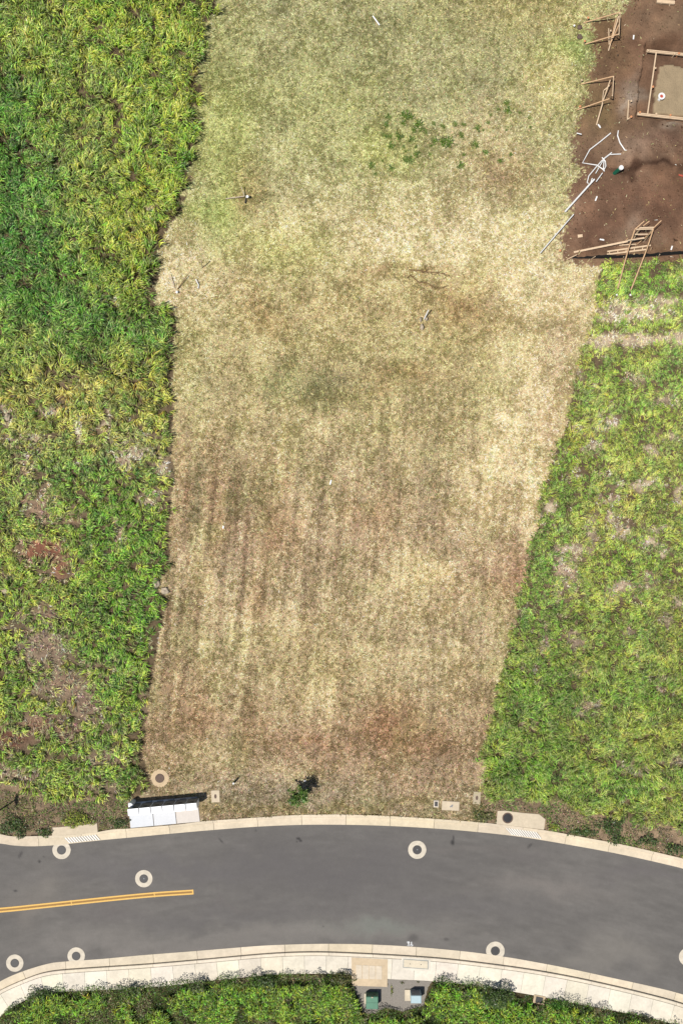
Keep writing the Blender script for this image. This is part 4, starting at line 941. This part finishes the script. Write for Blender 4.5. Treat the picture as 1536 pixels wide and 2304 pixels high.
def tufted(name, tan, region, box, tuft_m2, per, basecol, patches, D, Lr, Hr, wr, label, seed, hfun=None, lean=None, kcol=1.86):
    tx, ty = scatter(*box, tuft_m2)
    dens = fbm(tx, ty, 60, seed, 3)
    ex, ey = edge_warp(tx, ty); ex = ex + 12 * (tx[0] < 520); jt = np.where(rng.random(len(tx)) < .3, 9, 2.5); ex = ex + rng.normal(0, 1, len(tx)) * jt; ey = ey + rng.normal(0, 1, len(tx)) * jt * .5; keep = pip(ex, ey, region)
    tx, ty = tx[keep], ty[keep]
    d, r = deadness(tx, ty, D)
    nz = fbm(tx, ty, 26, seed + 3, 3)
    d = np.clip(d + np.clip((nz - .66) * 4, 0, .6) * (sstep(800, 1000, ty) if tx[0] < 520 else 1), 0, 1)
    hole = rng.random(len(tx)) < np.clip(d * 1.5 - .08, 0, .96)
    live = ~hole | (rng.random(len(tx)) < .0)
    out = []
    for dead in (False, True):
        m = live if not dead else (d > .22) & (rng.random(len(tx)) < .85 - .5 * np.clip(r, 0, 1))
        X_, Y_ = tx[m], ty[m]; n = len(X_)
        if n == 0: continue
        cc = blobs(X_, Y_, basecol, patches) if not dead else None
        if dead:
            rr = np.clip(r[m] * 1.2, 0, 1)[:, None]
            pale = np.where(((X_ > 1000) & (Y_ < 900))[:, None], np.array((208, 188, 146.)), np.array((198, 182, 154.))); cc = pale * (1 - rr) + np.array((150, 118, 92.)) * rr
            cc = cc * (1 - .3 * sstep(1250, 1450, Y_)[:, None]); pr = max(5, per - 3)
        else:
            q = np.clip(d[m], 0, 1)[:, None] * .5; cc = cc * (1 - q) + np.array((160, 152, 100.)) * q
            f_ = (fbm(X_, Y_, 24, seed + 9, 4, .7) - .5)[:, None]; cc = cc * .90 + np.array((160, 150, 84.)) * .10; cc = cc * np.array((.965, .985, .94)); cc = cc * .93 + cc.mean(1, keepdims=True) * .07; cc = cc * (1 + f_ * .9) ; cc[:, 0] *= 1 + f_[:, 0] * .3
            pr = per
        cc = vary(cc, .18, .05)
        H0 = Hr * (.5 + 1.0 * fbm(X_, Y_, 30, seed + 5, 3)) * rng.uniform(.75, 1.2, n)
        L0_ = Lr * rng.uniform(.7, 1.25, n)
        if hfun is not None: hf = hfun(X_, Y_); H0 = H0 * hf; L0_ = L0_ * (.4 + .6 * hf)
        if dead: H0 = H0 * .3; L0_ = L0_ * .6
        ewx, ewy = edge_warp(X_, Y_); rim = ~pip(ewx + 15, ewy, region) & (X_ < 600)
        H0 = np.where(rim, H0 * 1.25 + .12, H0)
        bl = rng.uniform(0, 2 * np.pi, n) if lean is None else lean + (fbm(X_, Y_, 42, seed + 13, 3) - .5) * 9 + rng.normal(0, .35, n)
        bl = np.where(rim, rng.normal(-.25, .45, n), bl)
        k = np.repeat(np.arange(n), pr); N_ = len(k)
        ax = bl[k] + rng.normal(0, .55, N_)
        rx2 = rng.normal(0, 2.2, N_); ry2 = rng.normal(0, 2.2, N_)
        px_, py_ = X_[k] + rx2, Y_[k] + ry2
        x = (px_ - 768) / S; y = (1152 - py_) / S
        cb = vary(cc[k], .28, .05)
        yel = rng.random(N_) < (tan if not dead else .3)
        cb[yel] = cb[yel] * .45 + np.array((202, 198, 140.)) * .55
        out.append((x, y, ax, L0_[k] * rng.uniform(.6, 1.25, N_), H0[k] * rng.uniform(.6, 1.15, N_), rng.uniform(.7, 1.3, N_) * wr, cb))
    A = [np.concatenate([o[i] for o in out]) for i in range(7)]
    cor_ = pip(A[0] * S + 768, 1152 - A[1] * S, corridor)
    A = [a_[~cor_] for a_ in A]
    o = blades(name, A[0], A[1], np.full(len(A[0]), -.02), A[2], A[3], A[4], A[5], toalb(A[6], kcol), 3)
    return tag(o, label, 'grass', kind='stuff')
tufted('tall_grass', .14, TL, (-260, 540, -240, 1810), 22, 9, (136, 156, 52), TLC, TLD, .50, .72, .042, 'tall green and yellow green grass filling the left side', 301,
       hfun=lambda a, b: 1.1 - .45 * sstep(780, 1050, b), lean=-.6)
tufted('rough_grass', .26, TR, (1060, 1790, 560, 2000), 38, 9, (132, 148, 60), TRC, TRD, .30, .33, .030, 'rough green grass with tan dead patches on the right side', 401,
       hfun=lambda a, b: .8 + .85 * sstep(1300, 1650, b), lean=2.5)

# mown dry field: short straw and stubble
def straw(name, per, Lr, Hr, wr, seed, k, mode):
    x, y = scatter(290, 1560, -240, 1860, per)
    tl, tr, soil = zones(x, y)
    cor_ = pip(x, y, corridor)
    m = ~tl & ~tr & ~cor_ & ~(soil & (rng.random(len(x)) > .012)) & ~((y > 1780) & (x > 1090)) & ~((y > 1788) & (x > 287) & (x < 455)) & ~pip(x, y, PIT)
    m &= ~(np.hypot(x - 360, y - 1751) < 19.5) 
    for bx in ((474, 496, 1776, 1807), (973, 988, 1799, 1818), (992, 1034, 1801, 1826), (1063, 1081, 1782, 1806)):
        m &= ~((x > bx[0]) & (x < bx[1]) & (y > bx[2]) & (y < bx[3]))
    x, y = x[m], y[m]
    cl_ = speck(x, y)
    keep = rng.random(len(x)) < (np.clip((cl_ - .46) * 7, .08, 1) if mode else np.clip(1.1 - (cl_ - .46) * 5, .25, 1))
    x, y, cl_ = x[keep], y[keep], cl_[keep]
    c_ = field_col(x, y)
    if mode: c_ = c_ * .90 * np.array((.98, 1.0, .86))
    else: c_ = c_ * 1.2
    c_ = vary(c_, .17, .05)
    n = len(x)
    zz = height(x, y)[0]
    o = blades(name, (x - 768) / S, (1152 - y) / S, zz - .005, rng.uniform(0, 2 * np.pi, n), Lr * rng.uniform(.5, 1.4, n), Hr * rng.uniform(.4, 1.4, n), wr * rng.uniform(.7, 1.3, n), toalb(c_, k), 2, .2, 'straw')
    return o
tag(straw('dry_straw', 180, .20, .03, .035, 501, 1.15, 0), 'mown dry straw covering the middle field', 'dry grass', kind='stuff')
tag(straw('stubble', 250, .10, .085, .034, 551, 1.05, 1), 'short olive stubble tufts all over the mown field', 'stubble', kind='stuff')

# weed clumps in the upper field
def clump_mesh(n, R, hgt, cset, seed):
    r = np.random.default_rng(seed); az = r.uniform(0, 2 * np.pi, n)
    x = r.normal(0, R * .38, n); y = r.normal(0, R * .30, n)
    cc = np.array(cset)[r.integers(0, len(cset), n)] * (1 + r.normal(0, .15, n))[:, None]
    return blades('weed_clump', x, y, np.full(n, -.01), az, .16 * r.uniform(.5, 1.2, n), hgt * r.uniform(.5, 1.1, n), r.uniform(.03, .055, n), toalb(cc, 1.15), 3)
WG = [(100, 132, 46), (120, 144, 56), (88, 118, 42), (140, 150, 76)]
protos = [clump_mesh(n_, R_, .16, WG, s_) for n_, R_, s_ in ((70, .30, 1), (45, .24, 2), (90, .36, 3), (30, .18, 4))]
spots = [(225, 195), (210, 245), (340, 185), (325, 240), (380, 195), (430, 245), (400, 285), (480, 295), (450, 285), (540, 240), (600, 260), (685, 245), (745, 250), (840, 275), (880, 285), (200, 325), (235, 330), (300, 330), (385, 350), (240, 395), (330, 400), (350, 430), (415, 400), (420, 450), (545, 360), (520, 395), (600, 365), (635, 370), (510, 450), (185, 500), (345, 490), (375, 495), (245, 550), (105, 530), (135, 590), (915, 235), (930, 180), (980, 140), (1050, 150), (1040, 100), (1130, 165), (1040, 285), (1200, 200), (1205, 265), (895, 440), (1070, 455), (725, 530), (825, 385), (725, 320), (995, 500), (1190, 740), (745, 455)]
for k, (x, y) in enumerate(spots):
    o = protos[k] if k < 4 else protos[random.randrange(4)].copy()
    if k >= 4: col.objects.link(o)
    X_, Y_, _ = P(800 + x / 3.072, 200 + y / 3.072); o.location = (X_, Y_, gz(X_, Y_)); o.rotation_euler = (0, 0, random.uniform(0, 6.28))
    s_ = random.uniform(.6, 1.45) * (1 if y < 420 and x < 700 else .75); o.scale = (s_, s_ * random.uniform(.6, 1.3), s_)
    tag(o, 'small dark green weed clump sprouting from the pale upper field', 'weed', 'green weed clumps in the upper field')

# ------------------------------------------------------------------ leafy cover: shrubs, verge weeds
def leaves(name, x, y, z, size, color, material='blade', parent=None, r=rng):
    n = len(x); az = r.uniform(0, 2 * np.pi, n); tilt = r.uniform(-.9, .9, n); L_ = size * r.uniform(.6, 1.3, n); w_ = L_ * r.uniform(.35, .6, n)
    d = np.c_[np.cos(az) * np.cos(tilt), np.sin(az) * np.cos(tilt), np.sin(tilt)]
    s_ = np.c_[-np.sin(az), np.cos(az), r.uniform(-.6, .6, n)]
    c0 = np.c_[x, y, z]
    V = np.stack([c0 - d * L_[:, None] / 2, c0 + s_ * w_[:, None] / 2, c0 + d * L_[:, None] / 2, c0 - s_ * w_[:, None] / 2], 1)
    loops = np.arange(4 * n); C = np.repeat(np.c_[color, np.ones(n)], 4, axis=0)
    return np_mesh(name, V.reshape(-1, 3), loops, np.arange(n) * 4, np.full(n, 4), M[material], C, parent)
def cover(name, mask, box, per, hmax, pal, size, label, seed, scale=30, kc=1.1):
    x, y = scatter(*box, per); m = mask(x, y); x, y = x[m], y[m]
    n = len(x); hh = hmax * np.clip(fbm(x, y, scale, seed, 3) * 2 - .45, .05, 1)
    z_ = hh * (1 - rng.random(n) ** 2 * .8)
    p = np.clip(fbm(x, y, 34, seed + 7, 3) * 2.6 - .8, 0, .999)
    c_ = np.array(pal)[(np.clip(p + rng.normal(0, .12, n), 0, .999) * len(pal)).astype(int)]
    o = leaves(name, (x - 768) / S * (1 - z_ / H), (1152 - y) / S * (1 - z_ / H), z_, size, toalb(vary(c_, .26, .06), kc))
    return tag(o, label, 'ground cover', kind='stuff')
gravelpoly = [(793, 2200), (872, 2219), (872, 2202), (975, 2207), (965, 2235), (952, 2262), (905, 2276), (868, 2266), (845, 2276), (812, 2282), (800, 2240)]
out_edge = [tuple(p) for p in catmull([(-40, 2350), (-10, 2300), (15, 2268), (66, 2243), (120, 2226), (198, 2222), (300, 2216), (395, 2206), (460, 2204), (540, 2194), (600, 2196), (660, 2188), (740, 2192), (785, 2196), (793, 2222), (871, 2226), (960, 2204), (1010, 2202), (1079, 2214), (1140, 2232), (1195, 2240), (1276, 2250), (1372, 2268), (1472, 2288), (1560, 2312), (1740, 2380)])] + [(1740, 2540), (-90, 2540), (-60, 2420)]
def southmask(x, y):
    wy = y + (fbm(x, y, 22, 611, 3) - .5) * 26
    m = pip(x, wy, out_edge) & ~pip(x, y, gravelpoly) & ~((x > 1196) & (x < 1228) & (y < 2262)) 
    return m
cover('shrub_cover', southmask, (-200, 1740, 2175, 2520), 480, .75, [(66, 90, 36), (84, 112, 42), (104, 134, 48), (124, 128, 78), (142, 132, 100), (92, 122, 46)], .09, 'dense leafy green and grey brown shrubs below the lower pavement', 601, 34)
def gbox(x, y): return southmask(x, y - 22) & (((x > 230)))
x, y = scatter(-120, 1740, 2215, 2520, 30); m = southmask(x, y - 16) & (fbm(x, y, 50, 620, 3) > .39); x, y = x[m], y[m]
n = len(x); k = np.repeat(np.arange(n), 10); N_ = len(k); az = rng.normal(1.2, 1.2, n)
cc = vary(np.tile(np.array((122, 152, 50.)), (n, 1)), .15, .08)
o = blades('coarse_grass', (x[k] - 768) / S + rng.normal(0, .06, N_), (1152 - y[k]) / S + rng.normal(0, .06, N_), np.full(N_, .15), az[k] + rng.normal(0, .7, N_), .42 * rng.uniform(.5, 1.2, N_), .62 * rng.uniform(.6, 1.1, N_), .045 * rng.uniform(.7, 1.2, N_), toalb(vary(cc[k], .28, .05), 1.45))
tag(o, 'bright coarse grass blades rising among the shrubs at the bottom edge', 'grass', kind='stuff')
# verge weeds above the kerb
nt_poly_l = [(-40, 1772), (60, 1785), (170, 1806), (240, 1798), (288, 1806), (292, 1862), (222, 1868), (219, 1850), (117, 1859), (117, 1880), (40, 1882), (-40, 1872)]
nt_poly_r = [(1064, 1806), (1120, 1800), (1200, 1800), (1262, 1806), (1310, 1836), (1400, 1846), (1560, 1876), (1560, 1938), (1499, 1922), (1398, 1899), (1297, 1880), (1228, 1867), (1228, 1842), (1210, 1830), (1116, 1822), (1114, 1852), (1064, 1846)]
def wl(x, y): return pip(x + (fbm(x, y, 12, 631) - .5) * 10, y + (fbm(x, y, 12, 633) - .5) * 10, nt_poly_l) & (fbm(x, y, 40, 635, 3) + (fbm(x, y, 9, 637) - .5) * .5 > .30)
def wr(x, y): return pip(x + (fbm(x, y, 12, 631) - .5) * 10, y + (fbm(x, y, 12, 633) - .5) * 10, nt_poly_r) & (fbm(x, y, 40, 645, 3) + (fbm(x, y, 9, 647) - .5) * .5 > .34)
WP = [(90, 124, 46), (104, 132, 54), (112, 108, 74), (138, 122, 98), (126, 116, 86), (96, 104, 56), (84, 106, 44), (116, 118, 66)]
cover('verge_weeds', lambda x, y: wl(x, y) | wr(x, y), (-40, 1560, 1760, 1945), 240, .2, WP, .1, 'low brownish green weeds between the tall grass and the upper kerb', 641, 22, 1.4)
# separate leafy shrubs along the kerbs
def shrub(px, py, rx, ry, hgt, label, pal, n=None, name='shrub', grp=None, size=.11, z0=0):
    r = np.random.default_rng(int(px * 7 + py)); X_, Y_, _ = P(px, py, hgt * .6)
    e = empty(name, (X_, Y_, 0), label, 'shrub', grp)
    n = n or int(260 * rx * ry / .2); a = r.uniform(0, 2 * np.pi, n); q = np.sqrt(r.random(n)) * (1 + .25 * np.sin(a * 3 + px) + .18 * np.sin(a * 5 + py))
    x = q * np.cos(a) * rx; y = q * np.sin(a) * ry
    zz = hgt * np.sqrt(np.clip(1 - (q / 1.3) ** 2, .05, 1)) * r.uniform(.45, 1.05, n)
    c_ = np.array(pal)[r.integers(0, len(pal), n)] * (1 + r.normal(0, .18, n))[:, None]
    o = leaves('leaves', x, y, zz, size, toalb(c_, 1.15), 'blade', None, r); o.parent = e
    mb = MB()
    for k in range(7):
        a_ = k * .9; mb.tube([(X_, Y_, -.05), (X_ + math.cos(a_) * rx * .4, Y_ + math.sin(a_) * ry * .4, hgt * .4), (X_ + math.cos(a_) * rx * .75, Y_ + math.sin(a_) * ry * .75, hgt * .6)], .02, 5, .008)
    mb.build('stems', M['bark'], e)
DG = [(62, 92, 36), (78, 108, 44), (50, 74, 32), (92, 112, 60), (104, 116, 72)]
YG = [(150, 160, 60), (128, 148, 52), (168, 168, 78), (110, 136, 46)]
shrub(28, 1858, .85, .6, .5, 'dark leafy shrub spilling over the kerb at the left edge', DG)
shrub(46, 1878, .3, .35, .3, 'small dark tuft hanging over the kerb beside the left edge shrub', DG)
shrub(100, 1874, .5, .3, .35, 'dark low shrub just left of the left storm drain', DG)
shrub(270, 1853, .65, .32, .4, 'dark green shrub between the left storm drain and the mailboxes', DG)
shrub(172, 1845, 1.0, .55, .4, 'yellow green weed bush leaning over the slab of the left storm drain', YG)
shrub(1245, 1862, .45, .25, .25, 'yellow green weed at the right corner of the right storm drain', YG)
shrub(1375, 1858, .9, .6, .5, 'dark shrub in the right verge, widest one there', DG)
shrub(1385, 1888, .45, .5, .4, 'dark shrub drooping over the kerb below the widest one', DG)
shrub(1455, 1893, .75, .35, .35, 'dark shrub over the kerb near the right edge', DG)
shrub(1515, 1912, .65, .35, .35, 'dark shrub over the kerb at the right edge', DG)
shrub(1310, 1873, 1.0, .3, .25, 'low dark weeds along the kerb right of the right storm drain', DG)
shrub(1088, 1838, .7, .35, .25, 'low olive weed bush between the pale box and the right storm drain', [(110, 118, 66), (128, 122, 80), (92, 108, 54)])
shrub(881, 2228, .1, .36, .12, 'narrow green weed growing up through the gravel', YG[1:], size=.08)
shrub(905, 2211, .16, .1, .08, 'small weed on the gravel edge by the pavement', DG, size=.07)
shrub(940, 2210, .14, .06, .08, 'tiny green weed on the gravel behind the pale blue cabinet', DG, size=.07)
shrub(1118, 2245, 1.1, .75, 1.35, 'tall dark shrub behind the lower pavement throwing a ragged grey shadow on it', DG, n=1500)
shrub(1048, 2238, .55, .4, .8, 'greyish shrub beside the pavement left of the tall dark shrub', [(112, 112, 76), (88, 96, 56), (70, 84, 40)])
shrub(600, 2208, .8, .4, .8, 'dark rounded shrub leaning over the lower pavement near the middle', DG)
shrub(445, 2222, .6, .4, .9, 'greyish leggy shrub at the lower pavement left of middle', [(120, 122, 88), (92, 102, 60), (76, 90, 48)])
shrub(300, 2230, .7, .35, .7, 'dark shrub at the lower pavement in the left third', DG)
shrub(90, 2240, 1.0, .5, .6, 'dark green shrub at the lower left beside the curving pavement', DG)
shrub(770, 2203, .8, .4, .8, 'brown green shrub by the square vault', [(96, 98, 50), (78, 92, 40), (120, 112, 72)])
shrub(1250, 2262, .7, .3, .6, 'bright green shrub right of the tan box', [(72, 124, 36), (88, 140, 44), (60, 104, 34)])
shrub(1440, 2296, .8, .3, .6, 'dark brown green shrub at the lower right pavement', [(78, 78, 48), (92, 98, 54), (60, 66, 40)])

# sapling with its support pipes
X_, Y_, _ = P(674, 1776)
e = empty('sapling', (X_, Y_, 0), 'young leafy tree tied between pale pipes in the dry verge, casting a dark shadow', 'tree')
mb = MB(); mb.tube([(X_, Y_, -.1), (X_ + .03, Y_ - .04, 1.0), (X_ - .02, Y_ - .02, 1.9)], .035, 8, .018); mb.build('trunk', M['bark'], e)
mb = MB(); r = np.random.default_rng(4)
lx, ly, lz = [], [], []
for k in range(15):
    a_ = r.uniform(0, 6.28); L_ = r.uniform(.35, .85); z0 = r.uniform(.7, 1.7); z1 = z0 + r.uniform(.1, .55)
    q = (X_ + math.cos(a_) * L_, Y_ + math.sin(a_) * L_ * 1.05, z1)
    mb.tube([(X_, Y_, z0), (X_ + math.cos(a_) * L_ * .5, Y_ + math.sin(a_) * L_ * .5, (z0 + z1) / 2 + .05), q], .014, 5, .006)
    m_ = 60; f = r.random(m_) ** .6
    lx += list(X_ + (q[0] - X_) * f + r.normal(0, .085, m_) - X_); ly += list(Y_ + (q[1] - Y_) * f + r.normal(0, .085, m_) - Y_); lz += list(z0 + (z1 - z0) * f + r.normal(0, .07, m_))
mb.build('limbs', M['bark'], e)
n = len(lx); c_ = np.array([(76, 112, 38), (94, 128, 52), (60, 92, 30), (120, 140, 70)])[r.integers(0, 4, n)] * (1 + r.normal(0, .15, n))[:, None]
o = leaves('crown', np.array(lx), np.array(ly), np.array(lz), .15, toalb(c_, 1.2), 'blade', None, r); o.parent = e
pole_thing('support_pipe', [P(682, 1806, 0), P(681, 1793, 1.1)], .03, 'greyface', 'thin grey support pipe right of the sapling', 'pipe')
pole_thing('support_pipe', [P(657, 1812, 0), P(652, 1806, .9)], .03, 'greyface', 'thin grey support pipe below left of the sapling', 'pipe')
mb = MB(); cx, cy, _ = P(686, 1757, .05); mb.blob(cx, cy, .04, .1, .09, .05, 1, .2); tag(mb.build('stone', M['whitepaint']), 'small white stone lying in the shadow of the sapling', 'stone')
